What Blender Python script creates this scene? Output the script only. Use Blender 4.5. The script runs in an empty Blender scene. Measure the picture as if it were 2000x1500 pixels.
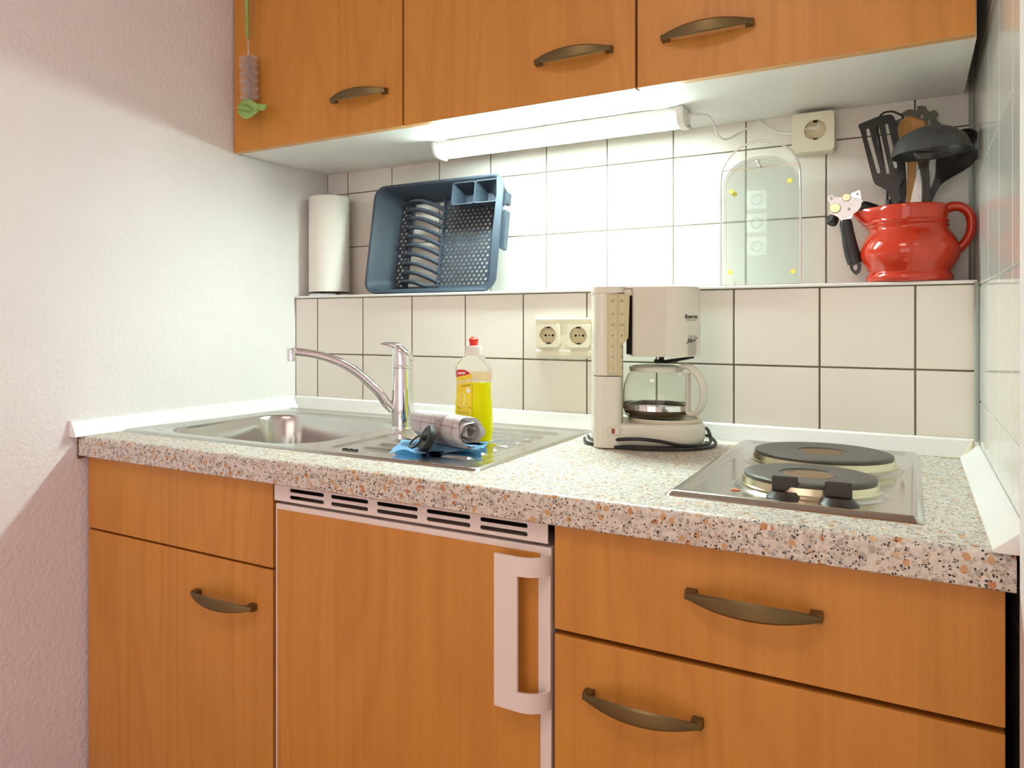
import bpy, bmesh, math, random
from math import sin, cos, pi, radians as R
from mathutils import Vector, Matrix
random.seed(7)
scn = bpy.context.scene
COL = scn.collection

# ---------------------------------------------------------------- camera
F, TH, V0, U0, ZC = 1519.47, .5575, 631.0, 834.6, 1.13
cam = bpy.data.objects.new('camera', bpy.data.cameras.new('camera'))
COL.objects.link(cam)
cam.location = (0, 0, ZC)
cam.rotation_euler = (pi/2, 0, TH)
cam.data.sensor_width = 36
cam.data.lens = F/2000*36
cam.data.shift_x = (1000-U0)/2000
cam.data.shift_y = -(750-V0)/2000
cam.data.clip_start = .02
scn.camera = cam
# ---------------------------------------------------------------- light
scn.view_settings.view_transform = 'Standard'
scn.view_settings.look = 'None'
scn.view_settings.exposure = 0.0
scn.view_settings.gamma = 1
scn.view_settings.use_curve_mapping = False
LED_STRENGTH = 132.0
w = bpy.data.worlds.new('world'); scn.world = w; w.use_nodes = True
w.node_tree.nodes['Background'].inputs[0].default_value = (.75, .8, 1, 1)
w.node_tree.nodes['Background'].inputs[1].default_value = 1.0

def area(name, loc, rot, sx, sy, power, color):
    l = bpy.data.lights.new(name, 'AREA'); l.shape = 'RECTANGLE'
    l.size = sx; l.size_y = sy; l.energy = power; l.color = color
    o = bpy.data.objects.new(name, l); COL.objects.link(o)
    o.location = loc; o.rotation_euler = rot
    return o
# low sun through the rear window warms the floor in front of the kitchen; world sky enters by both windows
sun = bpy.data.lights.new('sun', 'SUN'); sun.energy = 7.0; sun.color = (1, .84, .62); sun.angle = R(1)
so_ = bpy.data.objects.new('sun', sun); COL.objects.link(so_); so_.rotation_euler = (R(46), 0, R(6))
area('warm_fill_rear', (-.45, -2.12, 1.35), (R(90), 0, 0), 1.7, 1.7, 13, (1, .76, .54))  # warm area light added behind the camera as ambient fill for the fronts
area('daylight_side', (1.46, -1.65, .55), (R(90), 0, R(90)), .75, .55, 13, (.56, .42, 1))
area('ceiling_fill', (-.5, -.3, 2.40), (0, 0, 0), .5, .5, 9, (1, .78, .58))  # added warm fill under the ceiling, no lamp built; lifts the upper left wall

# ---------------------------------------------------------------- helpers
c_, s_ = cos(TH), sin(TH)
def at(u, v, Y):
    t = (u-U0)/F; X = Y*(t*c_-s_)/(c_+t*s_); d = -X*s_+Y*c_
    return Vector((X, Y, ZC+(V0-v)/F*d))
WM = {}
def setp(o, label=None, cat=None, group=None, kind=None):
    if label: o['label'] = label
    if cat: o['category'] = cat
    if group: o['group'] = group
    if kind: o['kind'] = kind
    return o
def thing(name, label, cat, loc=(0, 0, 0), rot=(0, 0, 0), group=None, mat=None):
    o = bpy.data.objects.new(name, None); COL.objects.link(o)
    o.empty_display_size = .05
    if mat is not None:
        o.matrix_world = mat; M = mat.copy()
    else:
        o.location = loc; o.rotation_euler = rot
        M = Matrix.Translation(loc) @ Matrix.Rotation(rot[2], 4, 'Z') @ Matrix.Rotation(rot[1], 4, 'Y') @ Matrix.Rotation(rot[0], 4, 'X')
    WM[o.name] = M
    return setp(o, label, cat, group)
def obj(name, bm, m, parent=None, world=True, smooth=True, angle=35, label=None, cat=None, group=None, kind=None):
    if parent is not None:
        M = WM[parent.name]
        if world: bm.transform(M.inverted())
    me = bpy.data.meshes.new(name)
    bmesh.ops.recalc_face_normals(bm, faces=bm.faces) if getattr(bm, 'faces', None) else None
    bm.to_mesh(me); bm.free()
    me.materials.append(m)
    o = bpy.data.objects.new(name, me); COL.objects.link(o)
    if smooth:
        for p in me.polygons: p.use_smooth = True
        me.set_sharp_from_angle(angle=R(angle))
        if len(me.polygons) < 9000:
            wn = o.modifiers.new('weighted', 'WEIGHTED_NORMAL'); wn.keep_sharp = True; wn.weight = 80
    if parent is not None:
        o.parent = parent; WM[o.name] = WM[parent.name]
    return setp(o, label, cat, group, kind)
def struct(name, bm, m, smooth=False, **k):
    return obj(name, bm, m, None, smooth=smooth, kind='structure', **k)
def NB(): return bmesh.new()
def box(bm, x0, x1, y0, y1, z0, z1, bev=0, seg=2):
    b = bmesh.new()
    bmesh.ops.create_cube(b, size=1)
    bmesh.ops.scale(b, vec=(x1-x0, y1-y0, z1-z0), verts=b.verts)
    bmesh.ops.translate(b, vec=((x0+x1)/2, (y0+y1)/2, (z0+z1)/2), verts=b.verts)
    if bev: bmesh.ops.bevel(b, geom=b.edges[:]+b.verts[:], offset=bev, segments=seg, affect='EDGES', profile=.5)
    return join(bm, b)
def join(bm, b, M=None):
    if M is not None: b.transform(M)
    bmesh.ops.recalc_face_normals(b, faces=b.faces)
    t = bpy.data.meshes.new('t'); b.to_mesh(t); b.free(); bm.from_mesh(t); bpy.data.meshes.remove(t)
    return bm
def lathe(bm, prof, seg=48, M=None, cap=True, sx=1, sy=1, fn=None):
    b = bmesh.new(); rings = []
    for r, z in prof:
        if r < 1e-6: rings.append([b.verts.new((0, 0, z))])
        else:
            ring = []
            for i in range(seg):
                a = 2*pi*i/seg; p = Vector((r*cos(a)*sx, r*sin(a)*sy, z))
                if fn: p = fn(p, a)
                ring.append(b.verts.new(p))
            rings.append(ring)
    for A, B in zip(rings, rings[1:]):
        n = max(len(A), len(B))
        for i in range(n):
            j = (i+1) % n
            if len(A) == 1 and len(B) == 1: continue
            if len(A) == 1: b.faces.new((A[0], B[i], B[j]))
            elif len(B) == 1: b.faces.new((A[i], A[j], B[0]))
            else: b.faces.new((A[i], A[j], B[j], B[i]))
    if cap:
        for r_ in (rings[0], rings[-1]):
            if len(r_) > 2: b.faces.new(r_)
    return join(bm, b, M)
def tube(bm, pts, r, seg=12, closed=False, flat=(1, 1), up=None, smoothn=0, M=None):
    pts = [Vector(p) for p in pts]
    rr = list(r) if isinstance(r, (list, tuple)) else [r]*len(pts)
    if smoothn:
        P2, R2 = [], []
        n = len(pts)
        rng = range(n if closed else n-1)
        for i in rng:
            p0 = pts[(i-1) % n] if closed or i > 0 else pts[i]*2-pts[i+1]
            p1 = pts[i]; p2 = pts[(i+1) % n]
            p3 = pts[(i+2) % n] if closed or i+2 < n else p2*2-p1
            for k in range(smoothn):
                t = k/smoothn
                P2.append(.5*((2*p1)+(-p0+p2)*t+(2*p0-5*p1+4*p2-p3)*t*t+(-p0+3*p1-3*p2+p3)*t**3))
                R2.append(rr[i]*(1-t)+rr[(i+1) % n]*t)
        if not closed: P2.append(pts[-1]); R2.append(rr[-1])
        pts, rr = P2, R2
    b = bmesh.new(); n = len(pts); rings = []
    prev = None
    for i, p in enumerate(pts):
        if closed: d = pts[(i+1) % n]-pts[i-1]
        else: d = pts[min(i+1, n-1)]-pts[max(i-1, 0)]
        d.normalize()
        if prev is None:
            a = Vector(up) if up else (Vector((0, 0, 1)) if abs(d.z) < .9 else Vector((1, 0, 0)))
        else: a = prev
        nrm = (a-d*a.dot(d)); nrm.normalize(); prev = nrm
        bi = d.cross(nrm)
        rings.append([b.verts.new(p+nrm*cos(2*pi*k/seg)*rr[i]*flat[0]+bi*sin(2*pi*k/seg)*rr[i]*flat[1]) for k in range(seg)])
    for i in range(n if closed else n-1):
        A, B = rings[i], rings[(i+1) % n]
        for k in range(seg):
            b.faces.new((A[k], A[(k+1) % seg], B[(k+1) % seg], B[k]))
    if not closed:
        b.faces.new(rings[0]); b.faces.new(rings[-1])
    return join(bm, b, M)
def spl(pts, n=8, closed=False):
    pts = [Vector(p) for p in pts]; out = []; N = len(pts)
    for i in range(N if closed else N-1):
        p0 = pts[(i-1) % N] if closed or i > 0 else pts[i]*2-pts[i+1]
        p1 = pts[i]; p2 = pts[(i+1) % N]
        p3 = pts[(i+2) % N] if closed or i+2 < N else p2*2-p1
        for k in range(n):
            t = k/n
            out.append(.5*((2*p1)+(-p0+p2)*t+(2*p0-5*p1+4*p2-p3)*t*t+(-p0+3*p1-3*p2+p3)*t**3))
    if not closed: out.append(pts[-1])
    return out
def plate(bm, outer, holes, t, M=None, bev=0):
    """outer / holes are lists of (x, y); plate lies in XY and is extruded to +Z by t"""
    b = bmesh.new()
    for loop in [outer]+list(holes):
        vs = [b.verts.new((p[0], p[1], 0)) for p in loop]
        for i in range(len(vs)): b.edges.new((vs[i], vs[(i+1) % len(vs)]))
    bmesh.ops.triangle_fill(b, use_beauty=True, use_dissolve=False, edges=b.edges[:], normal=(0, 0, 1))
    g = bmesh.ops.extrude_face_region(b, geom=b.faces[:])
    bmesh.ops.translate(b, vec=(0, 0, t), verts=[v for v in g['geom'] if isinstance(v, bmesh.types.BMVert)])
    return join(bm, b, M)
def rrect(w, h, r, n=6, cx=0, cy=0):
    out = []
    for sx, sy, a0 in ((1, 1, 0), (-1, 1, 90), (-1, -1, 180), (1, -1, 270)):
        for k in range(n+1):
            a = R(a0+90*k/n)
            out.append((cx+sx*(w/2-r)+r*cos(a), cy+sy*(h/2-r)+r*sin(a)))
    return out
def circ(cx, cy, r, n=12, ry=None):
    ry = ry or r
    return [(cx+r*cos(2*pi*k/n), cy+ry*sin(2*pi*k/n)) for k in range(n)]
def loft(bm, loops, cap=True, M=None):
    b = bmesh.new(); rings = [[b.verts.new(p) for p in L] for L in loops]
    for A, B in zip(rings, rings[1:]):
        n = len(A)
        for i in range(n): b.faces.new((A[i], A[(i+1) % n], B[(i+1) % n], B[i]))
    if cap: b.faces.new(rings[0]); b.faces.new(rings[-1])
    return join(bm, b, M)
def XZ(Y):  # maps plate coords (x, y)->(X, Z) at depth Y, thickness to +Y
    return Matrix(((1, 0, 0, 0), (0, 0, 1, Y), (0, 1, 0, 0), (0, 0, 0, 1)))
def text_bm(s, size, shear=0, bold=0, ext=0):
    cu = bpy.data.curves.new('txt', 'FONT'); cu.body = s; cu.size = size; cu.shear = shear
    cu.offset = bold; cu.extrude = ext; cu.align_x = 'CENTER'; cu.align_y = 'CENTER'
    o = bpy.data.objects.new('txt', cu); COL.objects.link(o)
    dg = bpy.context.evaluated_depsgraph_get()
    me = bpy.data.meshes.new_from_object(o.evaluated_get(dg))
    b = bmesh.new(); b.from_mesh(me)
    bpy.data.objects.remove(o); bpy.data.curves.remove(cu); bpy.data.meshes.remove(me)
    return b

# ---------------------------------------------------------------- materials
def new_mat(name):
    m = bpy.data.materials.new(name); m.use_nodes = True
    nt = m.node_tree
    return m, nt, nt.nodes['Principled BSDF']
def N(nt, t, **k):
    n = nt.nodes.new(t)
    for a, v in k.items():
        if a in n.inputs: n.inputs[a].default_value = v
        else: setattr(n, a, v)
    return n
def L(nt, a, b): nt.links.new(a, b)
def plain(name, col, rough=.5, metal=0, var=.03, vscale=30, bump=0, bscale=200, **k):
    m, nt, p = new_mat(name)
    g = N(nt, 'ShaderNodeNewGeometry')
    nz = N(nt, 'ShaderNodeTexNoise'); nz.inputs['Scale'].default_value = vscale
    L(nt, g.outputs['Position'], nz.inputs['Vector'])
    mx = N(nt, 'ShaderNodeMix', data_type='RGBA')
    mx.inputs[6].default_value = tuple(max(0, x*(1-var)) for x in col)+(1,)
    mx.inputs[7].default_value = tuple(min(1, x*(1+var)) for x in col)+(1,)
    L(nt, nz.outputs['Fac'], mx.inputs[0]); L(nt, mx.outputs[2], p.inputs['Base Color'])
    p.inputs['Roughness'].default_value = rough; p.inputs['Metallic'].default_value = metal
    for a, v in k.items(): p.inputs[a.replace('_', ' ')].default_value = v
    if bump:
        n2 = N(nt, 'ShaderNodeTexNoise'); n2.inputs['Scale'].default_value = bscale
        n2.inputs['Detail'].default_value = 3
        L(nt, g.outputs['Position'], n2.inputs['Vector'])
        b = N(nt, 'ShaderNodeBump'); b.inputs['Strength'].default_value = bump; b.inputs['Distance'].default_value = .002
        L(nt, n2.outputs['Fac'], b.inputs['Height']); L(nt, b.outputs[0], p.inputs['Normal'])
    return m
def ramp(nt, stops, interp='LINEAR'):
    r = N(nt, 'ShaderNodeValToRGB'); e = r.color_ramp; e.interpolation = interp
    while len(e.elements) < len(stops): e.elements.new(.5)
    for el, (p, c) in zip(e.elements, stops):
        el.position = p; el.color = tuple(c)+(1,) if len(c) == 3 else c
    return r
def math_(nt, op, a=None, b=None):
    m = N(nt, 'ShaderNodeMath', operation=op)
    for i, x in enumerate((a, b)):
        if x is None: continue
        if isinstance(x, (int, float)): m.inputs[i].default_value = x
        else: L(nt, x, m.inputs[i])
    return m.outputs[0]
def wood_mat(name, A=(.50, .200, .030), B=(.64, .290, .052), rough=.38, zs=1.0):
    m, nt, p = new_mat(name)
    g = N(nt, 'ShaderNodeNewGeometry')
    def noise(sc, detail=2, scale=1):
        mp = N(nt, 'ShaderNodeMapping'); mp.inputs['Scale'].default_value = sc
        L(nt, g.outputs['Position'], mp.inputs['Vector'])
        n = N(nt, 'ShaderNodeTexNoise'); n.inputs['Scale'].default_value = scale; n.inputs['Detail'].default_value = detail
        L(nt, mp.outputs[0], n.inputs['Vector']); return n.outputs['Fac']
    big = noise((6, 6, 1.1*zs), 1)
    cath = math_(nt, 'SINE', math_(nt, 'MULTIPLY', big, 62.0))
    cath = math_(nt, 'MULTIPLY', cath, .5); cath = math_(nt, 'ADD', cath, .5)
    cath = math_(nt, 'POWER', cath, 3.0)
    st = noise((170, 170, 2.5*zs), 3)
    st2 = noise((26, 26, .8*zs), 2)
    fl = noise((520, 520, 55*zs), 1)
    flm = math_(nt, 'GREATER_THAN', fl, .68)
    v = math_(nt, 'MULTIPLY', st, .36)
    v = math_(nt, 'ADD', v, math_(nt, 'MULTIPLY', st2, .30))
    v = math_(nt, 'SUBTRACT', v, math_(nt, 'MULTIPLY', cath, .14))
    v = math_(nt, 'ADD', v, .24)
    v = math_(nt, 'SUBTRACT', v, math_(nt, 'MULTIPLY', flm, .16))
    r = ramp(nt, [(.25, A), (.75, B)])
    L(nt, v, r.inputs[0]); L(nt, r.outputs[0], p.inputs['Base Color'])
    p.inputs['Roughness'].default_value = rough
    b = N(nt, 'ShaderNodeBump'); b.inputs['Strength'].default_value = .08; b.inputs['Distance'].default_value = .0005
    L(nt, st, b.inputs['Height']); L(nt, b.outputs[0], p.inputs['Normal'])
    return m
def terrazzo():
    m, nt, p = new_mat('speckled_laminate')
    g = N(nt, 'ShaderNodeNewGeometry')
    nz = N(nt, 'ShaderNodeTexNoise'); nz.inputs['Scale'].default_value = 120
    L(nt, g.outputs['Position'], nz.inputs['Vector'])
    wv = N(nt, 'ShaderNodeVectorMath', operation='SCALE'); wv.inputs['Scale'].default_value = .006
    L(nt, nz.outputs['Color'], wv.inputs[0])
    ad = N(nt, 'ShaderNodeVectorMath', operation='ADD')
    L(nt, g.outputs['Position'], ad.inputs[0]); L(nt, wv.outputs[0], ad.inputs[1])
    def vor(scale, feat='F1'):
        n = N(nt, 'ShaderNodeTexVoronoi', feature=feat); n.inputs['Scale'].default_value = scale
        L(nt, ad.outputs[0], n.inputs['Vector']); return n
    a = vor(230)
    sep = N(nt, 'ShaderNodeSeparateColor'); L(nt, a.outputs['Color'], sep.inputs[0])
    base = ramp(nt, [(0, (.50, .46, .41)), (.25, (.68, .64, .58)), (.5, (.36, .33, .30)), (.62, (.60, .57, .52)), (.8, (.52, .40, .29)), (.9, (.72, .69, .63))], 'CONSTANT')
    L(nt, sep.outputs[0], base.inputs[0])
    e = vor(230, 'DISTANCE_TO_EDGE')
    em = math_(nt, 'LESS_THAN', e.outputs['Distance'], .07)
    m1 = N(nt, 'ShaderNodeMix', data_type='RGBA'); m1.inputs[7].default_value = (.66, .62, .56, 1)
    L(nt, em, m1.inputs[0]); L(nt, base.outputs[0], m1.inputs[6])
    # large tan / orange chips
    b = vor(98); sb = N(nt, 'ShaderNodeSeparateColor'); L(nt, b.outputs['Color'], sb.inputs[0])
    bm_ = math_(nt, 'MULTIPLY', math_(nt, 'LESS_THAN', b.outputs['Distance'], .40), math_(nt, 'GREATER_THAN', sb.outputs[0], .66))
    bc = ramp(nt, [(0, (.52, .23, .09)), (.30, (.66, .44, .25)), (.58, (.42, .38, .34)), (.8, (.58, .34, .17))], 'CONSTANT')
    L(nt, sb.outputs[1], bc.inputs[0])
    m2 = N(nt, 'ShaderNodeMix', data_type='RGBA'); L(nt, bm_, m2.inputs[0]); L(nt, m1.outputs[2], m2.inputs[6]); L(nt, bc.outputs[0], m2.inputs[7])
    # black specks
    d = vor(330); sd = N(nt, 'ShaderNodeSeparateColor'); L(nt, d.outputs['Color'], sd.inputs[0])
    dm = math_(nt, 'MULTIPLY', math_(nt, 'LESS_THAN', d.outputs['Distance'], .42), math_(nt, 'GREATER_THAN', sd.outputs[0], .78))
    m3 = N(nt, 'ShaderNodeMix', data_type='RGBA'); m3.inputs[7].default_value = (.035, .03, .03, 1)
    L(nt, dm, m3.inputs[0]); L(nt, m2.outputs[2], m3.inputs[6])
    L(nt, m3.outputs[2], p.inputs['Base Color']); p.inputs['Roughness'].default_value = .42
    return m
def plaster_mat(name, col=(.84, .815, .79)):
    m, nt, p = new_mat(name)
    g = N(nt, 'ShaderNodeNewGeometry')
    def nz(sc, d=4):
        n = N(nt, 'ShaderNodeTexNoise'); n.inputs['Scale'].default_value = sc; n.inputs['Detail'].default_value = d
        L(nt, g.outputs['Position'], n.inputs['Vector']); return n.outputs['Fac']
    h = math_(nt, 'ADD', nz(95, 3), math_(nt, 'MULTIPLY', nz(260, 2), .45))
    b = N(nt, 'ShaderNodeBump'); b.inputs['Strength'].default_value = .55; b.inputs['Distance'].default_value = .004
    L(nt, h, b.inputs['Height']); L(nt, b.outputs[0], p.inputs['Normal'])
    r = ramp(nt, [(.3, tuple(x*.97 for x in col)), (.7, tuple(min(1, x*1.02) for x in col))])
    L(nt, nz(4), r.inputs[0]); L(nt, r.outputs[0], p.inputs['Base Color'])
    p.inputs['Roughness'].default_value = .85
    return m
def steel_mat(name, col=(.62, .60, .57), rough=.25, stretch=(4, 300, 300), bump=.05):
    m, nt, p = new_mat(name)
    g = N(nt, 'ShaderNodeNewGeometry')
    mp = N(nt, 'ShaderNodeMapping'); mp.inputs['Scale'].default_value = stretch
    L(nt, g.outputs['Position'], mp.inputs['Vector'])
    n = N(nt, 'ShaderNodeTexNoise'); n.inputs['Scale'].default_value = 1.5; n.inputs['Detail'].default_value = 3
    L(nt, mp.outputs[0], n.inputs['Vector'])
    n2 = N(nt, 'ShaderNodeTexNoise'); n2.inputs['Scale'].default_value = 14; n2.inputs['Detail'].default_value = 4
    L(nt, g.outputs['Position'], n2.inputs['Vector'])
    mr = N(nt, 'ShaderNodeMapRange'); mr.inputs[3].default_value = rough*.7; mr.inputs[4].default_value = rough*1.35
    L(nt, n2.outputs['Fac'], mr.inputs[0]); L(nt, mr.outputs[0], p.inputs['Roughness'])
    b = N(nt, 'ShaderNodeBump'); b.inputs['Strength'].default_value = bump; b.inputs['Distance'].default_value = .001
    L(nt, n.outputs['Fac'], b.inputs['Height']); L(nt, b.outputs[0], p.inputs['Normal'])
    p.inputs['Base Color'].default_value = col+(1,); p.inputs['Metallic'].default_value = 1
    return m
def glass_mat(name, col=(1, 1, 1), rough=0, ior=1.45):
    m, nt, p = new_mat(name)
    p.inputs['Base Color'].default_value = col+(1,); p.inputs['Roughness'].default_value = rough
    p.inputs['IOR'].default_value = ior; p.inputs['Transmission Weight'].default_value = 1
    return m
M = {}
M['wood'] = wood_mat('beech_laminate')
M['wood_edge'] = plain('beech_edging', (.62, .33, .12), .4, var=.08, vscale=60)
M['white_lam'] = plain('white_laminate', (.80, .80, .77), .35, var=.01)
M['dark'] = plain('raw_chipboard_edge', (.16, .075, .03), .8, var=.5, vscale=300)
M['tile'] = plain('cream_glazed_tile', (.84, .80, .725), .24, var=.025, vscale=5, bump=.03, bscale=25)
M['tile_side'] = plain('pale_glazed_side_tile', (.80, .79, .73), .11, var=.02, vscale=5, bump=.02, bscale=20)
M['grout'] = plain('brown_grey_grout', (.17, .14, .095), .9, var=.25, vscale=60)
M['grout_side'] = plain('grey_grout', (.36, .35, .31), .9, var=.2, vscale=60)
M['joint_glint'] = plain('joint_glint_white', (.86, .86, .80), .6, var=.05, vscale=60)  # white for the painted glints along the right wall joints
M['plaster'] = plaster_mat('woodchip_wallpaper')
M['trimw'] = plain('white_plastic_profile', (.86, .86, .84), .3, var=.01)
M['silicone'] = plain('yellowed_silicone', (.62, .58, .42), .5, var=.3, vscale=80)
M['seal'] = plain('grey_green_corner_seal', (.33, .36, .32), .45, var=.1)
M['terr'] = terrazzo()
M['steel'] = steel_mat('worn_stainless_steel', (.60, .59, .56), .18)
M['steel_hob'] = steel_mat('hob_stainless_steel', (.60, .59, .58), .17, bump=.02)
M['chrome'] = plain('chrome', (.82, .82, .82), .05, 1, var=.01)
M['steelrim'] = plain('heat_tinted_steel', (.66, .60, .42), .25, 1, var=.12, vscale=25)
M['iron'] = plain('cast_iron_plate', (.085, .078, .068), .42, .35, var=.18, vscale=40, bump=.25, bscale=600)
M['rust'] = plain('rusty_plate_centre', (.20, .11, .055), .6, .3, var=.5, vscale=160)
M['bronze'] = plain('olive_bronze_metal', (.17, .125, .055), .40, .7, var=.08)
M['whitep'] = plain('white_plastic', (.80, .79, .75), .28, var=.01)
M['fridge'] = plain('fridge_white_enamel', (.80, .72, .69), .35, var=.01)
M['cream'] = plain('cream_plastic', (.80, .76, .60), .32, var=.02)
M['cream_dark'] = plain('deeper_cream_plastic', (.66, .58, .38), .4, var=.05)  # darker, yellower cream for socket cups and gauge windows
M['coffee'] = plain('offwhite_appliance_plastic', (.80, .775, .68), .26, var=.015)
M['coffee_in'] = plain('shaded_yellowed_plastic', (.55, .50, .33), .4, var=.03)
M['gauge'] = plain('yellowed_clear_gauge', (.62, .55, .33), .18, var=.06, vscale=50)
M['black'] = plain('black_plastic', (.012, .012, .013), .32, var=.1)
M['nylon'] = plain('black_nylon', (.020, .018, .018), .36, var=.1)
M['nylon_grey'] = plain('dark_grey_nylon', (.045, .05, .052), .34, var=.1)
M['rubber'] = plain('black_rubber', (.015, .016, .016), .5, var=.15)
M['knob'] = plain('knob_black_plastic', (.028, .02, .018), .42, var=.1)
M['hole'] = plain('hole_black', (.006, .005, .004), .9, var=.1)
M['rack'] = plain('blue_grey_plastic', (.040, .053, .074), .5, var=.08, vscale=20, Specular_IOR_Level=.3)
M['red'] = plain('red_glazed_ceramic', (.50, .030, .008), .12, var=.15, vscale=18, Coat_Weight=.3, Coat_Roughness=.04)
M['spoonwood'] = wood_mat('spoon_wood', (.38, .17, .04), (.62, .33, .10), .5, 3)
M['greymetal'] = plain('grey_brown_metal', (.13, .12, .095), .5, .2, var=.1)
M['silver'] = plain('brushed_silver', (.62, .62, .60), .42, .6, var=.06, vscale=120)
M['brass'] = plain('brass_gear', (.78, .68, .42), .25, .9, var=.1)
M['paper'] = plain('embossed_kitchen_paper', (.86, .83, .76), .95, var=.02, bump=.5, bscale=180)
M['dot'] = plain('yellow_rubber_dot', (.85, .72, .12), .4, var=.05)
M['sticker'] = plain('faint_etched_sticker', (.82, .93, .90), .5, Alpha=.15)
M['blue'] = plain('blue_sponge_cloth', (.33, .64, .95), .9, var=.1, vscale=200, bump=.5, bscale=500)
M['green'] = plain('green_plastic', (.30, .42, .12), .45, var=.1)
M['foam'] = plain('light_green_foam', (.33, .55, .17), .9, var=.12, vscale=200, bump=.4, bscale=600)
M['bristle'] = plain('white_bristles', (.78, .68, .62), .6)
M['orange'] = plain('orange_crumb', (.75, .16, .02), .5)
M['cap'] = plain('soap_cap_white', (.86, .85, .80), .35)
M['capred'] = plain('soap_nozzle_red', (.80, .035, .015), .35)
M['lab_red'] = plain('label_red', (.62, .015, .015), .35)
M['lab_yel'] = plain('label_yellow', (.90, .66, .02), .35)
M['lab_lemon'] = plain('label_lemon', (.93, .80, .10), .35)
M['lab_white'] = plain('label_white', (.86, .86, .80), .35)
M['ink'] = plain('dark_ink', (.03, .03, .03), .5)
M['grey_ink'] = plain('grey_ink', (.30, .30, .30), .5)
M['glass'] = glass_mat('board_glass', (.90, .97, .94), .02, 1.4)
M['board'] = glass_mat('frosted_board_glass', (.945, .985, .97), .16, 1.2)
M['carafe'] = glass_mat('carafe_glass', (.97, .97, .93), 0, 1.35)
M['shell'] = glass_mat('clear_bottle_plastic', (1, 1, .98), .03, 1.08)
M['floor'] = wood_mat('floor_boards', (.32, .17, .09), (.44, .26, .15), .4)
M['ceil'] = plain('ceiling_paint', (.82, .80, .77), .9)
M['coffee_res'] = plain('brown_coffee_residue', (.10, .05, .02), .3)
m, nt, p = new_mat('yellow_dish_soap'); M['soap'] = m
p.inputs['Base Color'].default_value = (1, .95, .0, 1); p.inputs['Roughness'].default_value = .10
p.inputs['Transmission Weight'].default_value = .06; p.inputs['IOR'].default_value = 1.2
m, nt, p = new_mat('lamp_diffuser'); M['led'] = m
p.inputs['Base Color'].default_value = (.9, .9, .9, 1); p.inputs['Emission Color'].default_value = (.79, 1.0, .935, 1)
p.inputs['Emission Strength'].default_value = LED_STRENGTH
# checked tea towel: UV driven lines
m, nt, p = new_mat('checked_tea_towel'); M['towel'] = m
uv = N(nt, 'ShaderNodeUVMap'); sx = N(nt, 'ShaderNodeSeparateXYZ'); L(nt, uv.outputs[0], sx.inputs[0])
def band(o, per, wdt, off=0):
    x = math_(nt, 'FRACT', math_(nt, 'ADD', math_(nt, 'DIVIDE', o, per), off)); return math_(nt, 'LESS_THAN', x, wdt)
l1 = math_(nt, 'MAXIMUM', band(sx.outputs[0], .036, .022), band(sx.outputs[1], .030, .026))
grp = math_(nt, 'MULTIPLY', band(sx.outputs[1], .0042, .28), math_(nt, 'LESS_THAN', math_(nt, 'FRACT', math_(nt, 'ADD', math_(nt, 'DIVIDE', sx.outputs[1], .11), .35)), .22))
ll = math_(nt, 'MAXIMUM', l1, grp)
mx = N(nt, 'ShaderNodeMix', data_type='RGBA'); mx.inputs[6].default_value = (.80, .76, .77, 1); mx.inputs[7].default_value = (.34, .15, .13, 1)
L(nt, ll, mx.inputs[0]); L(nt, mx.outputs[2], p.inputs['Base Color']); p.inputs['Roughness'].default_value = .95

# ================================================================ room shell
D1, D2, XR, ZT, LZ = 1.605, 1.736, .096, .901, 1.203
def xl(Y): return -1.4235-(1.605-Y)*.028      # left wall leans in plan by 1.6 degrees
def poly_prism(bm, pts, z0, z1):
    return loft(bm, [[(x, y, z0) for x, y in pts], [(x, y, z1) for x, y in pts]])
struct('wall_left', poly_prism(NB(), [(xl(-2.2), -2.2), (xl(1.9), 1.9), (-1.75, 1.9), (-1.75, -2.2)], 0, 2.5), M['plaster'])
b = NB()
box(b, .0885, .40, -.15, .945, 0, 2.5)
struct('wall_front_right', b, M['plaster'])
b = NB(); box(b, .40, 1.5, -.30, -.15, 0, 2.5); struct('wall_return_right', b, M['plaster'])
b = NB(); box(b, 1.5, 1.65, -2.2, -2.05, 0, 2.5); box(b, 1.5, 1.65, -2.05, -1.25, 0, .25); box(b, 1.5, 1.65, -2.05, -1.25, 1.2, 2.5)
box(b, 1.5, 1.65, -1.25, -.15, 0, 2.5); struct('wall_side_right', b, M['plaster'])
b = NB(); box(b, -1.75, -1.35, -2.35, -2.2, 0, 2.5); box(b, .45, 1.65, -2.35, -2.2, 0, 2.5)
box(b, -1.35, .45, -2.35, -2.2, 0, .45); box(b, -1.35, .45, -2.35, -2.2, 2.2, 2.5); struct('wall_rear', b, M['plaster'])
b = NB()
for x0, x1 in ((-1.35, -1.29), (-.48, -.42), (.39, .45)): box(b, x0, x1, -2.30, -2.24, .45, 2.2, .004)
for z0, z1 in ((.45, .51), (2.14, 2.2)): box(b, -1.35, .45, -2.30, -2.24, z0, z1, .004)
struct('window_1', b, M['trimw'])
b = NB()
for y0, y1 in ((-2.05, -2.0), (-1.30, -1.25)): box(b, 1.55, 1.61, y0, y1, .25, 1.2, .004)
for z0, z1 in ((.25, .31), (1.14, 1.2)): box(b, 1.55, 1.61, -2.05, -1.25, z0, z1, .004)
struct('window_2', b, M['trimw'])
b = NB(); box(b, -1.75, 1.65, -2.35, 1.9, -.1, 0); struct('floor', b, M['floor'])
b = NB(); box(b, -1.75, 1.65, -2.35, 1.9, 2.5, 2.6); struct('ceiling', b, M['ceil'])

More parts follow.
